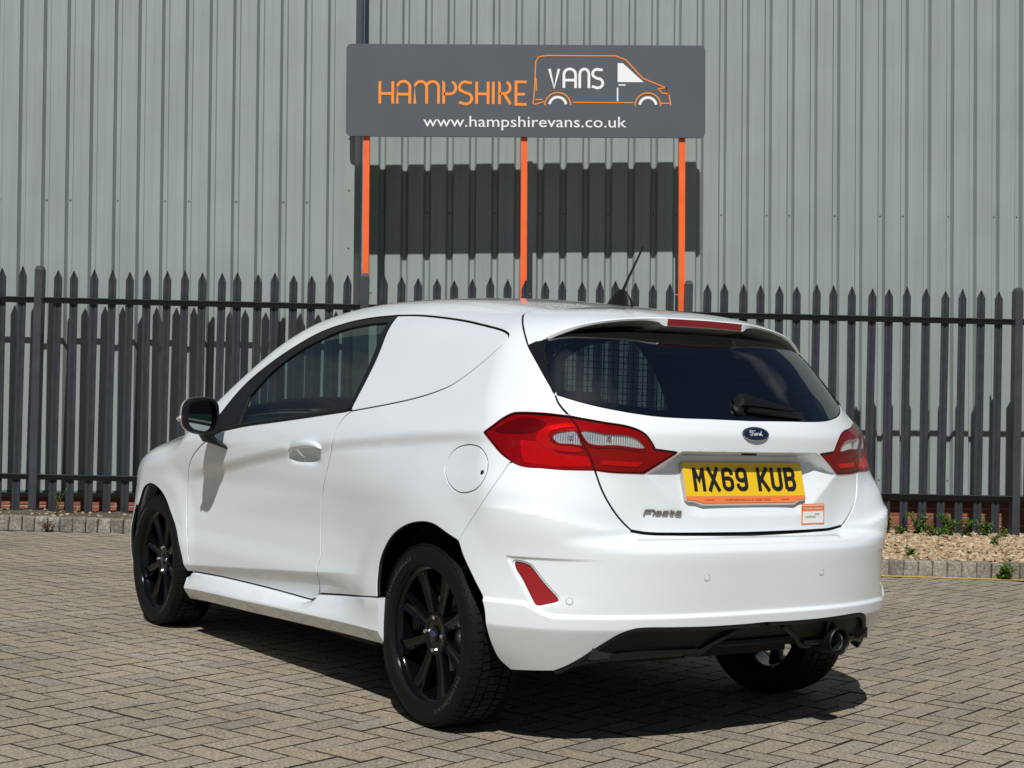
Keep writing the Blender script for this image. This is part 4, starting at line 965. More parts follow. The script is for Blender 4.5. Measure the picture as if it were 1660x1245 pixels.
# black printed border of the glass and heater lines, just inside the pane
def ring_panel(name, loop, width, material, parent, off, step=.014, side=1):
    L = dens(np.asarray(loop), step); L = L if area2(L) > 0 else L[::-1]
    return _sp(name, L, material, parent, holes=[inset(inset(inset(L, width/3), width/3), width/3)], step=step, gap=0, edge=False, off=off, side=side)
ring_panel('glass_border', rg_loop, .022, BLKG, rear_window, -.0065)
hm = MB(); HEAT = mat('heater_line', (.10, .055, .035), .6)
for zz in np.arange(1.085, 1.315, .0225):
    ss = np.linspace(-.58 + (zz - 1.08)*.0, .58, 60); Pm = lift_sz(ss, np.full(60, zz)); Nm = body_N(Pm); a = Pm - Nm*.0055; up = np.array([0, 0, .0006])
    hm.add(np.vstack([a - up, a + up]).tolist(), [(i, i + 1, 60 + i + 1, 60 + i) for i in range(59)])
hm.build('heater_lines', HEAT, rear_window)
blade_in = spl(C_['blade'][2:7]); blade_loop = join(spl(G[4:8]), blade_in[::-1], spl(C_['blade'][:3])[::-1])
surf_panel('side_blade', blade_loop, BLKG, tailgate, step=.010, mirror=True, off=.002, gap=.0015)
# spoiler
gapx = G[:5]; gp = lift_sz(gapx[:, 0], gapx[:, 1])
ygap = lambda x: np.interp(-x, -gp[:, 0], gp[:, 1]); X_A, X_B = float(gp[0, 0]), float(gp[-1, 0]); Y_B = float(gp[-1, 1])
te_x = tab([0, .17, .26, .40, .53, .575, .60, Y_B], [-.415, -.403, -.383, -.350, -.300, -.277, -.262, X_B]); te_z = tab([0, .17, .26, .40, .53, .575, .60, Y_B], [1.386, 1.3845, 1.380, 1.364, 1.331, 1.308, 1.290, float(gp[-1, 2])])
te_h = tab([0, .175, .20, .26, .34, .46, .54, .60, Y_B], [.030, .029, .016, .010, .010, .012, .016, .012, .004])
vv_ = np.linspace(-1, 1, 121); tt_ = np.linspace(0, 1, 16); rows = []; V = []; NN = []
for t in tt_:
    av = np.abs(vv_); xs_ = -.087 + (X_A + .087 - .002)*av**2; xe = te_x(av*Y_B); x = xs_ + (xe - xs_)*t; yy = vv_*ygap(X_A + (X_B - X_A)*t)*.9965
    bz = lift_xy(x, yy)[:, 2]; bze = lift_xy(xe, vv_*Y_B*.9965)[:, 2]; z = bz + (te_z(av*Y_B) - bze)*t**2.2*(1 - av**12)
    V.append(np.stack([x, yy, z], 1))
top = np.array(V); av = np.abs(vv_); e = top[-1]; h = te_h(av*Y_B)
r1 = e + np.stack([-.0025 + 0*h, 0*h, -.004 + 0*h], 1); r2 = np.stack([e[:, 0] + .001, e[:, 1], e[:, 2] - h], 1); r3 = np.stack([e[:, 0] + .012, e[:, 1]*.995, e[:, 2] - h - .003], 1); r4 = np.stack([e[:, 0] + .085*(1 - av**6) + .004, e[:, 1]*.97, e[:, 2] - h*.8 - .016*(1 - av**4) - .004], 1)
allr = np.concatenate([top, r1[None], r2[None], r3[None], r4[None]]); nr, nc = allr.shape[:2]
F = [(i*nc + k_, i*nc + k_ + 1, (i + 1)*nc + k_ + 1, (i + 1)*nc + k_)[::-1] for i in range(nr - 1) for k_ in range(nc - 1)]
spoiler = mesh_obj('spoiler', allr.reshape(-1, 3), F, PAINT, tailgate, smooth=True, auto=32)
bl_ = MB(); ys_ = np.linspace(-.165, .165, 24); rings = []
for y in ys_:
    x = float(te_x(abs(y))); z = float(te_z(abs(y))); rings.append([(x - .0045, y, z - .0045), (x - .0025, y, z - .027), (x + .01, y, z - .028), (x + .01, y, z - .003)])
bl_.loft(rings); bl_.build('high_brake_light', mat('brake_light_red', (.22, .004, .010), .18, coat=.8), spoiler)

# ---- tail lamps: red outer lens with clear window, housings behind
LO = join(spl(LT[0:8]), spl(G[10:15]), spl([G[14]] + list(LB[4:12])))
LI = join(spl(LT[7:15]), np.array([LT[14], LT[15]]), np.array([LT[15], LB[1], LB[2]]), spl([LB[2], LB[3], G[14]]), spl(G[10:15])[::-1])
CO, CI = spl(C_['clear_out'], closed=True, step=.006), spl(C_['clear_in'], closed=True, step=.006)
for nm, L_, Cl, par in (('tail_lamp', LO, CO, [van, van]), ('tailgate_lamp', LI, CI, [tailgate, tailgate])):
    back = surf_panel(nm, L_, LBACK, van, step=.012, gap=.0004, lip=.03, off=-.006, mirror=True)
    for s_, b_, p_ in zip((1, -1), back, par):
        b_.parent = p_
        surf_panel('lens', L_, REDL, b_, holes=[Cl], step=.012, gap=-.0026, lip=.006, off=.0028, side=s_)
        surf_panel('clear_lens', Cl, CLRL, b_, step=.010, gap=0, edge=False, off=.002, side=s_)
        surf_panel('reflector', Cl, LSHA, b_, step=.008, gap=-.003, lip=.001, off=-.0052, side=s_)
        # fine vertical optics inside the clear window
        lo, hi = Cl.min(0), Cl.max(0); rb = []; 
        for u in np.arange(lo[0] + .004, hi[0], .0075):
            ins = [z for z in np.linspace(lo[1], hi[1], 30) if inside(Cl, np.array([[u, z]]))[0]]
            if len(ins) < 3: continue
            q = np.array([(u, ins[0]), (u, ins[-1])]); P = lift_sz(q[:, 0], q[:, 1]); Nn = body_N(P); sd = np.cross(Nn[0], [0, 0, 1]); rb.append((P, Nn, sd))
        om = MB()
        for P, Nn, sd in rb:
            om.add([P[0] - Nn[0]*.005 - sd*.0026, P[0] - Nn[0]*.0025, P[0] - Nn[0]*.005 + sd*.0026, P[1] - Nn[1]*.005 - sd*.0026, P[1] - Nn[1]*.0025, P[1] - Nn[1]*.005 + sd*.0026], [(0, 1, 4, 3), (1, 2, 5, 4)])
        om.v = [(p[0], s_*p[1], p[2]) for p in om.v]; om.build('lens_optics', LSIL, b_)
        def ridges(loop2, st, off_, m_, name_, hw_=.0016):
            lo2, hi2 = loop2.min(0), loop2.max(0); rm = MB()
            for u in np.arange(lo2[0] + st*.6, hi2[0], st):
                ins = [z for z in np.linspace(lo2[1], hi2[1], 40) if inside(loop2, np.array([[u, z]]))[0]]
                if len(ins) < 4: continue
                P = lift_sz(np.array([u, u]), np.array([ins[1], ins[-2]])); Nn = body_N(P); sd = np.cross(Nn[0], [0, 0, 1])
                rm.add([P[0] + Nn[0]*off_ - sd*hw_, P[0] + Nn[0]*(off_ + .0022), P[0] + Nn[0]*off_ + sd*hw_, P[1] + Nn[1]*off_ - sd*hw_, P[1] + Nn[1]*(off_ + .0022), P[1] + Nn[1]*off_ + sd*hw_], [(0, 1, 4, 3), (1, 2, 5, 4)])
            rm.v = [(p[0], s_*p[1], p[2]) for p in rm.v]; rm.build(name_, m_, b_)
        ridges(C_['lamp_red1'] if nm == 'tail_lamp' else C_['lamp_red2'], .0058, -.0044, LRED, 'lamp_ribs')
        # chrome dome added for glints, silver rim drawn as a highlight line
        bc = Cl.mean(0) + np.array([.012 if nm == 'tailgate_lamp' else -.008, .002]); Pb_ = lift_sz(np.array([bc[0]]), np.array([bc[1]])); nb = Vector(body_N(Pb_)[0]); ub = Vector((0, 0, 1)).cross(nb).normalized()
        glint = MB().lathe([(0, .0105), (.005, .0095), (.0085, .0055), (.0095, 0)], n=16, axis='z', c=(0, 0, -.0085)); Mb_ = frame_m(Vector(Pb_[0]), ub, nb.cross(ub), nb); glint.v = [tuple((lambda w: (w.x, s_*w.y, w.z))(Mb_ @ Vector(p))) for p in glint.v]; glint.build('glint_dome', CHR, b_, smooth=True)
        ring_panel('highlight_rim', inset(Cl if area2(Cl) > 0 else Cl[::-1], -.0016), .0034, LSIL, b_, .0008, step=.006, side=s_)
        if nm == 'tail_lamp':
            surf_panel('lamp_chamber', C_['lamp_red1'], LRED, b_, step=.01, gap=0, lip=.001, off=-.0045, side=s_)
            surf_panel('lamp_light_guide', spl(C_['lamp_ring'], closed=True), LRED, b_, step=.008, gap=0, lip=.003, off=-.0025, side=s_)
            surf_panel('lamp_shroud', spl(C_['lamp_dark'], closed=True), LDK, b_, step=.01, gap=0, lip=.001, off=-.0045, side=s_)
        else:
            surf_panel('lamp_chamber', C_['lamp_red2'], LRED, b_, step=.01, gap=0, lip=.001, off=-.0045, side=s_)

# ---- rear bumper
RA = C_['rarch']; DT, DB, SK = C_['diff_top'], C_['diff_bot'], C_['skirt']
half_b = join(np.array([(0, .6755)]), spl(G[18:21])[::-1] - np.array([0, .004]), spl(G[14:19])[::-1], spl([LB[3]*0 + G[14], LB[4], LB[5], LB[6], LB[7], LB[8]]), spl(C_['bseam']), spl(RA[8:]), np.array([RA[-1], DT[0]]), spl(DT), np.array([(0, .398)]))
b_loop = join(half_b, mir(half_b))
bfe = []
SKs = np.arange(0, .952, .005); SKz = np.full(len(SKs), .434)
for _ in range(6): SKz = skirt_z(lift_sz(SKs, SKz)[:, 0])
SKc = np.stack([SKs, SKz], 1)
for d in (.009, .005, .0015, -.002, -.006, -.010): bfe += [SKc + np.array([0, d]), (SKc + np.array([0, d]))*np.array([-1, 1])]
sb = np.arange(-.95, .951, .008)
for z in (.612, .608, .604, .600):
    q = np.arange(.60, .875, .006); bfe += [np.stack([q, np.full(len(q), z)], 1), np.stack([-q, np.full(len(q), z)], 1)]
for d in (-.005, 0, .005, .010):
    zq = np.arange(.47, .60, .006); sq_ = .868 - (.60 - zq)*.55 + d; bfe += [np.stack([sq_, zq], 1), np.stack([-sq_, zq], 1)]
for z in (.402, .398, .392, .386): bfe.append(np.stack([sb, np.full(len(sb), z)], 1))
for z in (.668, .660, .652, .644, .636): bfe.append(np.stack([sb[np.abs(sb) < .5], np.full((np.abs(sb) < .5).sum(), z)], 1))
RFL = spl(C_['refl'], closed=True, step=.008); RFm = mir(RFL)
bumper = surf_panel('rear_bumper', b_loop, PAINT, van, keep=keep_bumper, holes=[RFL, RFm], feats=bfe, step=.011, gap=.0022)[0]
for s_ in (1, -1):
    surf_panel('reflector', RFL, mat('reflector_red', (.30, .005, .010), .12, coat=.9), bumper, step=.010, gap=.001, lip=.012, off=-.008, side=s_)
    ring_panel('reflector_bezel', inset(RFL if area2(RFL) > 0 else RFL[::-1], -.003), .0055, PAINT, bumper, -.004, step=.008, side=s_)
for (s0, z0) in list(C_['sens']):
    for s_ in (1, -1):
        P = lift_sz(np.array([s0]), np.array([z0])); Nn = body_N(P)[0]; M_ = frame_m(P[0]*np.array([1, s_, 1]), *(lambda n: (lambda u: (u, n.cross(u), n))(Vector((0, 0, 1)).cross(n).normalized()))(Vector((Nn[0], s_*Nn[1], Nn[2]))))
        sm_ = MB().lathe([(0, .0012), (.0088, .0010), (.0096, 0), (.0097, -.003)], n=24, axis='z'); sm_.build('parking_sensor', PAINT, bumper, smooth=True, M=M_)
        sm_ = MB().lathe([(.0099, .0006), (.0118, .0004), (.012, -.002)], n=24, axis='z'); sm_.build('sensor_ring', mat('sensor_ring_grey', (.42, .43, .44), .4), bumper, smooth=True, M=M_)
dl = join(spl(DT), np.array([(0, .398)])); dbm = join(spl(DB[:5]), np.array([(.0, .322)]))
d_loop = join(dl, mir(dl), mir(dbm)[::-1][::-1] if False else np.stack([-dbm[:, 0], dbm[:, 1]], 1), dbm[::-1])
diffuser = surf_panel('diffuser', d_loop, BLKP, bumper, step=.012, gap=.001, lip=.05, off=-.018)[0]
for cv, hw, o0 in ((np.vstack([DT[:-1], [(0.02, .398)]]) - np.array([0, .006]), .008, -.004), (DB[:4] + np.array([0, .006]), .009, -.006), (C_['strake'], .007, -.006), (np.array([(.19, .327), (0.0, .325), (-.19, .327)]), .010, -.010)):
    ribbon('diffuser_edge', cv, hw, o0, BLKP, diffuser, mirror=True, thick=.03, crown=.004)
mh = MB()
for q in range(0, 60):
    s0 = -.5 + q*.0172
    for (a, b) in (((s0, .33), (s0 + .045, .385)), ((s0 + .045, .33), (s0, .385))):
        P = lift_sz(np.array([a[0], b[0]]), np.array([a[1], b[1]])); Nn = body_N(P); P = P - Nn*.0185; mh.tube([P[0], P[1]], .0017, n=4, caps=False)
mh.build('diffuser_mesh', BLKP, diffuser)
# exhaust: pipe in a black surround at the right
ex = MB().lathe([(.040, -.0), (.044, -.004), (.047, .0), (.047, .16), (.030, .16), (.038, .1), (.039, .004), (.040, 0)], n=40, axis='x', c=(-.708, -.372, .312)); ex.build('exhaust_surround', BLKP, bumper, smooth=True)
ex2 = MB().lathe([(.029, .02), (.031, .014), (.033, .02), (.033, .5), (.028, .5), (.029, .02)], n=32, axis='x', c=(-.708, -.372, .308)); ex2.build('exhaust_pipe', STEEL, van, smooth=True)
ribbon('diffuser_edge', np.array([(-.33, .385), (-.37, .32)]), .006, -.004, BLKP, diffuser, mirror=False, thick=.03)

# black strips behind the shut lines, put there as the shade in the gaps
for cv in (G[3:19], dr, df, C_['blank_top'][3:-1], LT, LB): ribbon('gap_shade_strip', cv, .011, -.0115, GAP_SHADE, van, thick=.001, crown=0)
ribbon('gap_shade_strip', np.vstack([G[18:21], [(0, .6805)], mir(G[18:21])]), .012, -.0125, GAP_SHADE, van, mirror=False, thick=.001, crown=0)
ribbon('gap_shade_strip', np.vstack([C_['fuel'], C_['fuel'][:1]]), .010, -.0115, GAP_SHADE, van, thick=.001, crown=0)

# ---- number plate, badge, model name, sticker, wiper, aerial
PLT = mat('plate_yellow', (.80, .52, .012), .35, coat=.4); PBK = mat('plate_black', (.012, .012, .012), .4); PSTR = mat('plate_orange', (.86, .20, .06), .4); PGREY = mat('plate_surround', (.42, .40, .38), .5)
tl = .25; ph = .111
pc = Vector((-.6235, 0, .853)); pn = Vector((-math.cos(tl), 0, math.sin(tl))); pu = Vector((math.sin(tl), 0, math.cos(tl))); pr_ = Vector((0, -1, 0))
PM = frame_m(pc, pr_, pu, pn)
def outline_solid(pts, z0, z1):
    n = len(pts); return MB().add([(x, y, z1) for x, y in pts] + [(x, y, z0) for x, y in pts], [tuple(range(n)), tuple(n + i for i in range(n))[::-1]] + [(i, n + i, n + (i + 1) % n, (i + 1) % n) for i in range(n)])
hw, hh = .26, .0555
holder = outline_solid(arc(-hw + .008, hh - .006, .011, .011, 90, 180, 4) + [(-hw - .003, -hh - .012), (-hw + .004, -hh - .017), (-hw + .035, -hh - .019), (-hw + .065, -hh - .030), (hw - .055, -hh - .030), (hw - .03, -hh - .019), (hw - .004, -hh - .016), (hw + .003, -hh - .012)] + arc(hw - .008, hh - .006, .011, .011, 0, 90, 4), -.02, .0008)
plate = holder.build('number_plate', PGREY, tailgate, M=PM)
outline_solid(arc(-hw + .008, hh - .008, .008, .008, 90, 180, 4) + [(-hw, -hh)] + [(hw, -hh)] + arc(hw - .008, hh - .008, .008, .008, 0, 90, 4), 0, .0028).build('plate_face', PLT, plate, M=PM)
outline_solid([(-hw, -hh - .0005), (-hw, -hh - .011), (-hw + .036, -hh - .0135), (-hw + .066, -hh - .022), (hw - .056, -hh - .022), (hw - .031, -hh - .0135), (hw, -hh - .011), (hw, -hh - .0005)], 0, .0026).build('plate_strip', PSTR, plate, M=PM)
CHH, SW_ = .079, .0138
def ch(c, x):
    t, b, l, r = CHH/2 - SW_/2, -CHH/2 + SW_/2, x + SW_/2, x + .05 - SW_/2; m = (l + r)/2; top_, bot_ = CHH/2, -CHH/2
    if c == 'M': return [[(l, bot_), (l, top_ - .001)], [(r, bot_), (r, top_ - .001)], [(l, top_ - .004), (m, -.004), (r, top_ - .004)]]
    if c == 'X': return [[(l - .003, bot_), (r + .003, top_)], [(l - .003, top_), (r + .003, bot_)]]
    if c == 'K': return [[(l, bot_), (l, top_)], [(l + .003, -.008), (r + .004, top_)], [(l + .010, .003), (r + .005, bot_)]]
    if c == 'U': return [[(l, top_), (l, b + .012)] + arc(m, b + .012, r - m, .012, 180, 360, 10) + [(r, top_)]]
    if c == 'B': return [[(l, b), (l, t), (r - .012, t)] + arc(r - .012, (t + .002)/2 + .001, .0115, (t - .002)/2, 90, -90, 8) + [(l, .002)], [(l, .002), (r - .012, .002)] + arc(r - .0125, (b + .002)/2, .0125, (.002 - b)/2, 90, -90, 8) + [(l, b)]]
    if c in '69':
        bowl = arc(m, b + .0125, r - m, .0125, 180, 360, 12) + arc(m, .0035 - .0125, r - m, .0125, 0, 180, 12); bowl.append(bowl[0])
        P6 = [bowl, [(l, b + .012), (l, t - .0125)] + arc(m, t - .0125, r - m, .0125, 180, 8, 12)[1:] + [(r, t - .018)]]
        return P6 if c == '6' else [[(2*m - q[0], -q[1]) for q in p] for p in P6]
xx = -hw + .036; strokes = []
for c in 'MX69 KUB':
    if c == ' ': xx += .033; continue
    strokes += ch(c, xx); xx += .061
stroke(strokes, SW_, 0, .0034).build('plate_characters', PBK, plate, M=PM)
for xq in (-.085, .125): MB().lathe([(0, .0052), (.003, .005), (.0045, .0035)], n=10, axis='z', c=(xq, -.008, 0)).build('plate_screw', PLT if xq < 0 else PBK, plate, M=PM)
tm = Matrix.Translation((0, -hh - .0165, .0026)); text_obj('strip_lettering', 'HAMPSHIREVANS.CO.UK  02380 170028', .0115, PBK, plate, PM @ tm, ext=.0002)
for xq in (-.165, .165): text_obj('strip_lettering', 'HAMPSHIRE', .0075, PBK, plate, PM @ Matrix.Translation((xq, -hh - .0145, .0026)), ext=.0002)
MB().box(-.030, .030, -.004, .004, 0, .006).build('tailgate_switch', BLKP, tailgate, M=frame_m(Vector((-.636, -.005, .9385)), Vector((0, -1, 0)), Vector((1, 0, 0)), Vector((0, 0, -1))))
def on_rear(s0, z0, off=0.):
    P = lift_sz(np.array([s0]), np.array([z0])); n = Vector(body_N(P)[0]); r = n.cross(Vector((0, 0, 1))); r = -r.normalized() if r.y > 0 else r.normalized(); u = n.cross(r).normalized()
    if u.z < 0: u = -u
    return frame_m(Vector(P[0]) + n*off, r, u, n)
BM = on_rear(0.0, 1.003, .001)
def ell(a, b, n=48): return [(a*math.cos(2*math.pi*i/n), b*math.sin(2*math.pi*i/n)) for i in range(n)]
def dome(rings_):
    mb = MB(); n = 48; V = []; F = []
    for (a, b, z) in rings_: V += [(x, y, z) for x, y in ell(a, b)]
    for i in range(len(rings_) - 1):
        for k_ in range(n): F.append((i*n + k_, (i + 1)*n + k_, (i + 1)*n + (k_ + 1) % n, i*n + (k_ + 1) % n)[::-1])
    F.append(tuple((len(rings_) - 1)*n + k_ for k_ in range(n))); return mb.add(V, F)
badge = dome([(.058, .0245, 0), (.058, .0245, .0025), (.0555, .0223, .005), (.0505, .0185, .0045)]).build('badge', mat('badge_rim', (.34, .36, .38), .2, metal=1.), tailgate, smooth=True, auto=50, M=BM)
dome([(.0500, .0185, .004), (.048, .0170, .0048), (.035, .012, .0056), (.01, .004, .006)]).build('badge_face', mat('badge_blue', (.004, .009, .038), .15, coat=.8), badge, smooth=True, auto=60, M=BM)
def bz(pts, n=10): return [tuple(p) for p in spl(pts, .0012)]
FW = .0026
ford = [bz([(-.029, .0065), (-.026, .0105), (-.015, .0095), (-.003, .0098)]), bz([(-.0245, .0085), (-.0285, .004), (-.024, .003), (-.019, .0068)]), bz([(-.016, .0085), (-.0185, -.002), (-.0235, -.0075), (-.028, -.005), (-.026, -.001)]), bz([(-.0205, .0005), (-.0135, .0018)]),
        bz([(-.008, .0015), (-.0125, -.002), (-.011, -.0068), (-.0065, -.005), (-.0055, -.0005), (-.008, .0015)]), bz([(-.0055, .0), (-.0005, .0015), (.0015, .0012)]), bz([(.0035, .0018), (.001, -.0068)]), bz([(.002, -.001), (.006, .0022), (.0095, .0008)]),
        bz([(.0175, .0015), (.0125, .0), (.0115, -.006), (.016, -.0055), (.0185, .0)]), bz([(.0225, .0088), (.0185, -.003), (.0205, -.0068), (.0255, -.0035)])]
stroke(ford, FW, .003, .0066).build('badge_script', mat('badge_silver', (.72, .74, .78), .25, metal=.5), badge, M=BM)
# model name: wide slanted letters
FM = on_rear(.412, .741, .0005)
def fl_letters():
    L = []; sl = .28; H = .017
    def q(x, y): return (x + y*sl, y)
    def add(*ls): L.extend([[q(*p) for p in l] for l in ls])
    add([(0, 0), (0.001, H*.95), (.004, H), (.030, H)], [(.004, .009), (.024, .009)])
    add([(.034, 0), (.034, .0115)], [(.034, .0150), (.034, .0175)])
    add([(.060, .0015), (.043, .0015), (.041, .004), (.041, .010), (.044, .0128), (.058, .0128), (.060, .010), (.060, .0068), (.042, .0068)])
    add([(.066, .0012), (.083, .0012), (.085, .004), (.083, .0066), (.069, .0070), (.067, .010), (.070, .0128), (.086, .0128)])
    add([(.095, .0175), (.093, .004), (.096, .0012), (.107, .0012)], [(.090, .0125), (.108, .0125)])
    add([(.114, .0128), (.130, .0128), (.132, .010), (.132, .0012), (.116, .0012), (.113, .0035), (.115, .0070), (.131, .0070)])
    return L
stroke([[(x - .066, y) for x, y in l] for l in fl_letters()], .0042, 0, .004).build('model_lettering', CHR, tailgate, M=FM)
SM = on_rear(-.352, .736, .0006); sq = mat('sticker_orange', (.75, .19, .06), .45); sw = mat('sticker_white', (.80, .80, .79), .45)
stk = outline_solid([(-.060, -.034), (.060, -.034), (.060, .036), (-.060, .036)], 0, .0006).build('sticker', sq, tailgate, M=SM)
outline_solid([(-.055, -.029), (.055, -.029), (.055, .011), (-.055, .011)], 0, .0009).build('sticker_field', sw, stk, M=SM)
for y0 in (.0315,): outline_solid([(-.055, y0 - .0015), (.055, y0 - .0015), (.055, y0 + .001), (-.055, y0 + .001)], 0, .0009).build('sticker_field', sw, stk, M=SM)
text_obj('sticker_lettering', 'Great deals on used vans', .0092, sw, stk, SM @ Matrix.Translation((0, .0175, .0008)), ext=.0001)
text_obj('sticker_lettering', 'HAMPSHIRE', .0105, PBK, stk, SM @ Matrix.Translation((-.014, -.012, .001)), ext=.0001); text_obj('sticker_lettering', 'VANS', .010, PBK, stk, SM @ Matrix.Translation((.021, -.003, .001)), ext=.0001)
# rear wiper
wv = MB()
def rp(s0, z0, off): P = lift_sz(np.array([s0]), np.array([z0])); n = body_N(P)[0]; return Vector(P[0] + n*off)
cen = [(.045, 1.100), (.025, 1.102), (-.005, 1.103), (-.05, 1.100), (-.12, 1.094), (-.20, 1.086), (-.265, 1.080)]; wd = [.014, .019, .020, .017, .012, .009, .006]; hgt = [.012, .034, .036, .030, .024, .02, .016]
rings = []
for (s0, z0), w, h_ in zip(cen, wd, hgt):
    rings.append([rp(s0, z0 - w, .002), rp(s0, z0 - w*.95, h_*.7), rp(s0, z0 - w*.4, h_), rp(s0, z0 + w*.5, h_), rp(s0, z0 + w, h_*.6), rp(s0, z0 + w, .002)])
wv.loft(rings); wiper = wv.build('wiper_arm', BLKP, rear_window, smooth=True, auto=40)
wb = MB(); rings = []
for s0 in np.linspace(-.005, -.305, 16):
    z0 = 1.080 - .055*abs(s0)
    rings.append([rp(s0, z0 - .008, .001), rp(s0, z0 - .006, .012), rp(s0, z0, .016), rp(s0, z0 + .006, .012), rp(s0, z0 + .006, .001)])
wb.loft(rings); wb.build('wiper_blade', BLKP, wiper)
MB().lathe([(0, .014), (.012, .013), (.02, .008), (.022, 0)], n=24, axis='z').build('wiper_pivot', BLKP, wiper, smooth=True, M=on_rear(.04, 1.082, .0))
# aerial
ax0 = .075; zr = float(lift_xy(np.array([ax0]), np.array([0.]))[0, 2]); ab = MB(); rings = []
for u in np.linspace(0, 1, 12):
    L_, W_, z = .075*(1 - .72*u**1.5), .030*(1 - .8*u), zr - .006 + .062*u; cx = ax0 - .012*u
    rings.append([(cx + L_*math.cos(a), W_*math.sin(a), z + .004*math.cos(a)) for a in np.linspace(0, 2*math.pi, 25)[:-1]])
ab.loft(rings); aerial = ab.build('aerial', BLKP, van, smooth=True, auto=50)
MB().tube([(ax0 - .012, 0, zr + .045), (ax0 - .05, 0, zr + .10), (ax0 - .128, 0, zr + .205)], [.0065, .0048, .0034], n=10).build('aerial_mast', BLKP, aerial, smooth=True)

# ---- door mirrors
def mirror_at(s_):
    c = Vector((1.665, s_*.972, .995)); root = empty('door_mirror'); root.parent = van
    MW, MH = .086, .080
    def sec(x, k, dy=0, dz=0, e=3.0):
        out = []
        for a in np.linspace(0, 2*math.pi, 41)[:-1]:
            ca, sa = math.cos(a), math.sin(a); r = (abs(ca)**e + abs(sa)**e)**(-1/e); yy_ = ca*r*MW*k; zz_ = sa*r*MH*k
            zz_ *= 1 - .16*(yy_/MW) if zz_ < 0 else 1 - .05*(yy_/MW)
            out.append((c.x + x - .22*yy_, c.y + s_*(yy_ + dy), c.z + zz_ + dz))
        return out[::s_]
    low = MB().loft([sec(-.012, .80), sec(-.014, .93), sec(-.004, .985), sec(.012, 1.0), sec(.03, 1.0)], caps=False).build('mirror_housing', BLKP, root, smooth=True, auto=50)
    MB().loft([sec(.030, 1.003), sec(.050, .985), sec(.075, .90, -.005), sec(.098, .72, -.01), sec(.112, .45, -.014), sec(.116, .1, -.016)]).build('mirror_cap', PAINT, root, smooth=True, auto=60)
    # dark lower shell of the cap
    MB().loft([sec(.006, .86), sec(.0075, .84)]).build('mirror_glass', mat('mirror_glass', (.30, .36, .355), .01, metal=1.), root)
    MB().loft([sec(-.004, .79), sec(.004, .845)], caps=False).build('mirror_bezel', BLKP, root)
    st = MB(); st.loft([[(1.70 + .040*math.cos(a), s_*(.950 + .026*math.sin(a)), .930) for a in np.linspace(0, 2*math.pi, 17)[:-1]][::s_], [(1.715 + .052*math.cos(a), s_*(.905 + .034*math.sin(a)), .885) for a in np.linspace(0, 2*math.pi, 17)[:-1]][::s_], [(1.755 + .085*math.cos(a), s_*(.838 + .026*math.sin(a)), .876 + .024*math.cos(a)) for a in np.linspace(0, 2*math.pi, 17)[:-1]][::s_]])
    st.build('mirror_stalk', BLKP, root, smooth=True, auto=60)
    ind = MB(); ind.tube([(c.x + .015, c.y + s_*.086, c.z - .008), (c.x + .04, c.y + s_*.087, c.z - .016), (c.x + .06, c.y + s_*.078, c.z - .020)], [.007, .009, .006], n=10); ind.build('mirror_indicator', LSIL, root, smooth=True)
for s_ in (1, -1): mirror_at(s_)

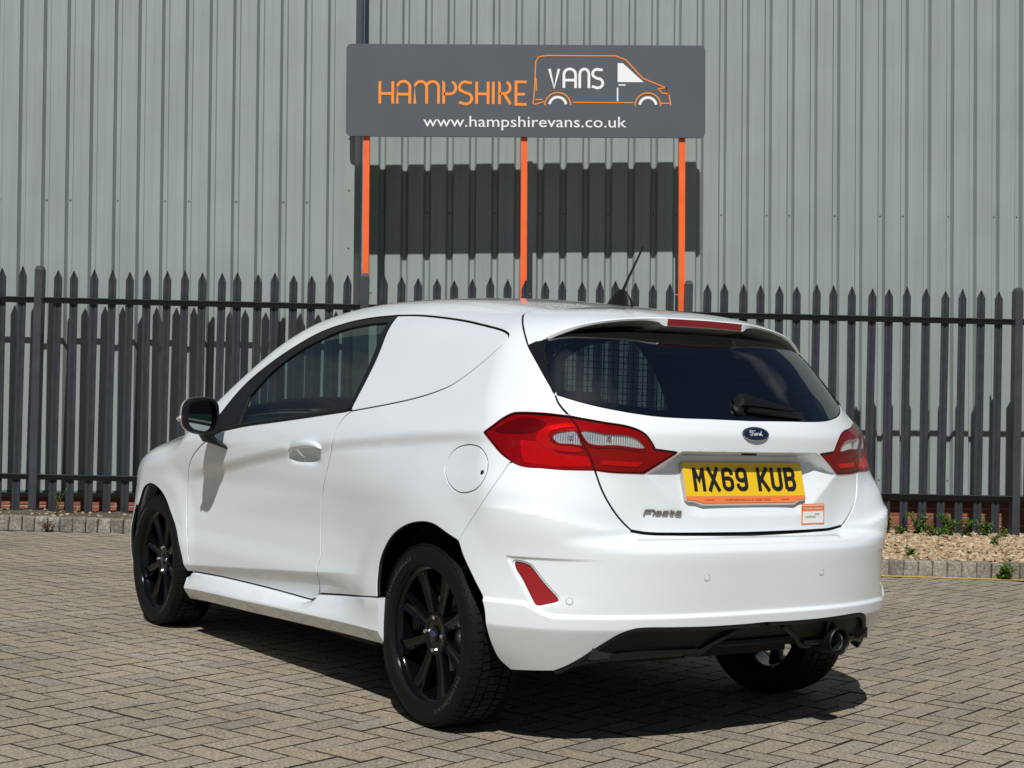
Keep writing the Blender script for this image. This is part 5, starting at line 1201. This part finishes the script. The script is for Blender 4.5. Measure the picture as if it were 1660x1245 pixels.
# ---- wheels
RT, RIM = .308, .2245
def make_wheel():
    root = empty('wheel'); root.parent = van
    tp = [(.222, -.088), (.228, -.094), (.240, -.099), (.262, -.1035), (.284, -.100), (.297, -.091), (.3025, -.082), (.303, -.05), (.303, .05), (.3025, .082), (.297, .091), (.284, .100), (.262, .1035), (.240, .099), (.228, .094), (.222, .088)]
    tyre = MB().lathe(tp, n=96).build('tyre', RUB, root, smooth=True, auto=50)
    tr = MB()
    NB = 66
    for k_ in range(NB):
        for (o0, o1, ph_, r1) in ((-.096, -.060, .0, .3000), (-.055, -.026, .35, .308), (-.021, .021, .15, .308), (.026, .055, .35, .308), (.060, .096, .0, .3000)):
            a0 = 2*math.pi*(k_ + ph_)/NB; da = 2*math.pi/NB*.84; V = []
            for r_ in (.298 if abs(o0) < .07 and abs(o1) < .07 else .2955, .308):
                for (oo, aa) in ((o0, 0), (o1, 0), (o1, 1), (o0, 1)):
                    sk_ = .022*abs(oo)/.09 + .010; rr_ = r_
                    if abs(oo) > .08 and r_ > .3: rr_ = .2985
                    an = a0 + aa*da + sk_; V.append((rr_*math.cos(an), oo, rr_*math.sin(an)))
            tr.add(V, [(4, 5, 6, 7), (0, 1, 5, 4), (1, 2, 6, 5), (2, 3, 7, 6), (3, 0, 4, 7)])
    tr.build('tread', RUB, tyre)
    # raised lettering and rim-guard ring on the sidewall
    MB().lathe([(.2275, .0945), (.231, .0975), (.2345, .0972)], n=96).build('rim_guard', RUB, tyre, smooth=True)
    TL = mat('tyre_lettering', (.04, .04, .04), .6)
    word = 'SeasonContact'
    for rep in (0, 1):
        for i, chh in enumerate(word):
            me_ = text_mesh(chh, .027, ext=.0006); an = math.radians(203 + rep*180) + i*.0640
            ex_ = Vector((-math.sin(an), 0, math.cos(an))); er = Vector((math.cos(an), 0, math.sin(an)))
            me_.transform(frame_m(er*.252 + Vector((0, .1036, 0)), ex_, er, Vector((0, 1, 0)))); me_.materials.clear(); me_.materials.append(TL); put(bpy.data.objects.new('tyre_letter', me_), tyre)
    rp_ = [(.222, .088), (.2255, .086), (.2285, .083), (.226, .078), (.216, .074), (.2105, .066), (.207, .045), (.203, -.02), (.206, -.06), (.218, -.075), (.222, -.088)]
    rim_ = MB().lathe(rp_, n=96).build('rim', RIMB, root, smooth=True, auto=40)
    sp = MB()
    for k_ in range(8):
        a = math.radians(22.5 + 45*k_)
        er = Vector((math.cos(a), 0, math.sin(a))); et = Vector((-math.sin(a), 0, math.cos(a))); ey = Vector((0, 1, 0)); rings = []
        for r_, w, f_, b_ in ((.052, .0190, .058, .030), (.085, .0195, .058, .030), (.13, .0225, .061, .034), (.175, .0275, .066, .040), (.202, .0335, .070, .046), (.214, .038, .072, .05)):
            rings.append([er*r_ - et*w + ey*b_, er*r_ - et*w*.92 + ey*(f_ - .004), er*r_ - et*(w*.78) + ey*f_, er*r_ - et*(w*.22) + ey*(f_ - .007), er*r_ + et*(w*.22) + ey*(f_ - .007), er*r_ + et*(w*.78) + ey*f_, er*r_ + et*w*.92 + ey*(f_ - .004), er*r_ + et*w + ey*b_])
        s1 = MB().loft(rings); s1.build('spoke', RIMB, rim_, smooth=True, auto=25)
    hub_ = MB().lathe([(0, .058), (.028, .058), (.0285, .0545), (.047, .0535), (.0495, .056), (.064, .058), (.072, .054), (.075, .03), (.07, .0)], n=48).build('hub', RIMB, rim_, smooth=True, auto=30)
    cap = MB().lathe([(0, .0615), (.020, .061), (.0255, .0595), (.0265, .057)], n=40).build('centre_cap', RIMB, rim_, smooth=True, auto=40)
    oy = MB().add([(.021*math.cos(t), .0622, .0105*math.sin(t)) for t in np.linspace(0, 2*math.pi, 29)[:-1]], [tuple(range(28))[::-1]]); oy.build('cap_emblem', mat('emblem_blue', (.02, .03, .11), .3, coat=.4), cap)
    for k_ in range(4):
        a = math.radians(90*k_); nut = MB().lathe([(0, .066), (.006, .0655), (.0085, .063), (.0085, .053)], n=6, c=(.054*math.cos(a), 0, .054*math.sin(a))); nut.build('wheel_nut', CHR, rim_)
    MB().lathe([(.06, .012), (.128, .012), (.128, -.008), (.06, -.008), (.06, .012)], n=48).build('brake_disc', STEEL, root)
    cal = MB(); cal.lathe([(.085, .03), (.138, .03), (.138, -.03), (.085, -.03), (.085, .03)], n=64); keepf = []
    for f_ in cal.f:
        m_ = np.mean([cal.v[i] for i in f_], axis=0); 
        if m_[0] < -.07 and abs(m_[2]) < .06: keepf.append(f_)
    cal.f = keepf; cal.build('brake_caliper', STEEL, root)
    return root
w0 = make_wheel()
def copy_tree(o, parent):
    c = o.copy(); coll.objects.link(c); c.parent = parent
    for chd in list(o.children): copy_tree(chd, c)
    return c
spots = [(0., .738, 0, -1), (2.493, .752, 0, 2), (0., -.738, math.pi, 30), (2.493, -.752, math.pi, 50)]
for i, (x, y, rz, roll) in enumerate(spots):
    w = w0 if i == 0 else copy_tree(w0, van)
    w.location = (x, y, RT - .003); w.rotation_mode = 'XYZ'; w.rotation_euler = (0, math.radians(roll), rz)

# ---- wheel houses, floor, rear axle, silencer
for xc, zc in ((-.04, .315), (2.493, .31)):
    for s_ in (1, -1):
        mb = MB(); A = np.linspace(math.radians(-4), math.radians(184), 28); ri = .383
        V = []
        for y in (.40, .765): V += [(xc + ri*math.cos(a), s_*y, zc + ri*math.sin(a)) for a in A]
        n = len(A); F = [(i, i + 1, n + i + 1, n + i) for i in range(n - 1)] + [tuple(range(n))]; mb.add(V, F); mb.build('wheel_house', UND, van, smooth=True)
        # narrow lip closing the space between liner and arch edge
fm = MB(); fm.box(.40, 2.05, -.80, .80, .205, .25); fm.box(-.42, .40, -.40, .40, .24, .28); fm.box(2.05, 3.1, -.42, .42, .20, .24); fm.box(-.62, -.42, -.60, .60, .30, .34); fm.build('floor_pan', UND, van)
MB().tube([(.12, -.66, .29), (.12, .66, .29)], .035, n=12).build('rear_axle', UND, van, smooth=True)
MB().box(-.58, -.25, -.62, -.10, .285, .40, bev=.04).build('silencer', UND, van)

# ---- interior
MV = MB(); ss = np.concatenate([np.linspace(.0, S90, 60), np.linspace(S90 + .05, sx(2.2), 40)])
for s_ in (1, -1):
    zz_ = [.72, .8, .9, 1.0]; rows = []
    for z in zz_:
        P = lift_sz(ss, np.full(len(ss), z)); N_ = body_N(P); N_[:, 2] = 0; Q = P - N_*.045; Q[:, 1] *= s_; rows.append(Q)
    n = len(ss); MV.add(np.vstack(rows).tolist(), [(i*n + k_, i*n + k_ + 1, (i + 1)*n + k_ + 1, (i + 1)*n + k_) for i in range(len(zz_) - 1) for k_ in range(n - 1) if not (zz_[i + 1] > .99 and ss[k_] < .82)])
    # lining behind the blanked side
    xs3 = np.linspace(-.06, .64, 14); zz3 = np.linspace(1.0, 1.31, 8); rows = []
    for z in zz3: rows.append([(x, s_*(float(S_side(np.array(x), np.array(z))) - .06), z) for x in xs3])
    MV.add([p for r in rows for p in r], [(i*14 + k_, i*14 + k_ + 1, (i + 1)*14 + k_ + 1, (i + 1)*14 + k_) for i in range(7) for k_ in range(13)])
XX, YY = np.meshgrid(np.linspace(-.13, 1.40, 16), np.linspace(-.50, .50, 10)); P = lift_xy(XX.ravel(), YY.ravel()); P[:, 2] -= .03
MV.add(P.tolist(), [(i*16 + k_, i*16 + k_ + 1, (i + 1)*16 + k_ + 1, (i + 1)*16 + k_) for i in range(9) for k_ in range(15)])
MV.build('interior_lining', DARK, van)
MB().box(-.52, .60, -.70, .70, .42, .45).build('load_floor', TRIM, van)
bh = MB(); bh.box(.615, .635, -.74, .74, .26, 1.04); bh.box(.615, .635, -.50, .50, 1.375, 1.41); bulk = bh.build('bulkhead', DARK, van)
gm = MB()
for y in np.arange(-.66, .661, .026): gm.box(.622, .6255, y - .0016, y + .0016, 1.04, 1.39 - .10*max(0, abs(y) - .5)/.16)
for z in np.arange(1.06, 1.375, .026): gm.box(.6257, .629, -.68 + (z - 1.04)*.35, .68 - (z - 1.04)*.35, z - .0016, z + .0016)
gm.build('bulkhead_mesh', DARK, bulk)
for s_ in (1, -1):
    sb_ = MB(); rings = []
    for t in np.linspace(0, 1, 8):
        x = 1.02 - .20*t; z = .50 + .52*t; w = .23 - .04*t; rings.append([(x + .06*math.cos(a), s_*.36 + w*np.sign(math.cos(b_))*abs(math.cos(b_))**.5, z + .0*math.sin(a)) for a, b_ in zip(np.linspace(0, 0, 1), [0])] if False else [(x + .055*math.sin(a), s_*.36 + w*math.copysign(abs(math.cos(a))**.45, math.cos(a)), z) for a in np.linspace(0, 2*math.pi, 21)[:-1]])
    sb_.loft(rings); seat = sb_.build('seat', SEATM, van, smooth=True, auto=60)
    hr = MB(); hr.loft([[(.80 + .040*k1*math.sin(a), s_*.36 + .115*k1*math.copysign(abs(math.cos(a))**.5, math.cos(a)), z) for a in np.linspace(0, 2*math.pi, 21)[:-1]] for z, k1 in ((1.03, .8), (1.05, 1), (1.12, 1), (1.145, .8))]); hr.build('headrest', SEATM, seat, smooth=True, auto=60)
    MB().box(.92, 1.40, s_*.36 - .24, s_*.36 + .24, .42, .56, bev=.04).build('seat_cushion', SEATM, seat)
MB().box(1.78, 2.15, -.70, .70, .60, .935, bev=.06).build('dashboard', TRIM, van)
sw_ = [(1.62 + .06*math.sin(a), -.36 + .185*math.cos(a), .90 + .165*math.sin(a)) for a in np.linspace(0, 2*math.pi, 37)[:-1]]
st_w = MB().tube(sw_, .016, n=10, closed=True).build('steering_wheel', BLKP, van, smooth=True)
MB().tube([(1.64, -.36, .90), (1.85, -.36, .80)], .05, n=12).build('steering_column', BLKP, st_w, smooth=True)
MB().tube([(1.62, -.53, .90), (1.64, -.36, .90), (1.62, -.19, .90)], .022, n=8).build('steering_spokes', BLKP, st_w, smooth=True)
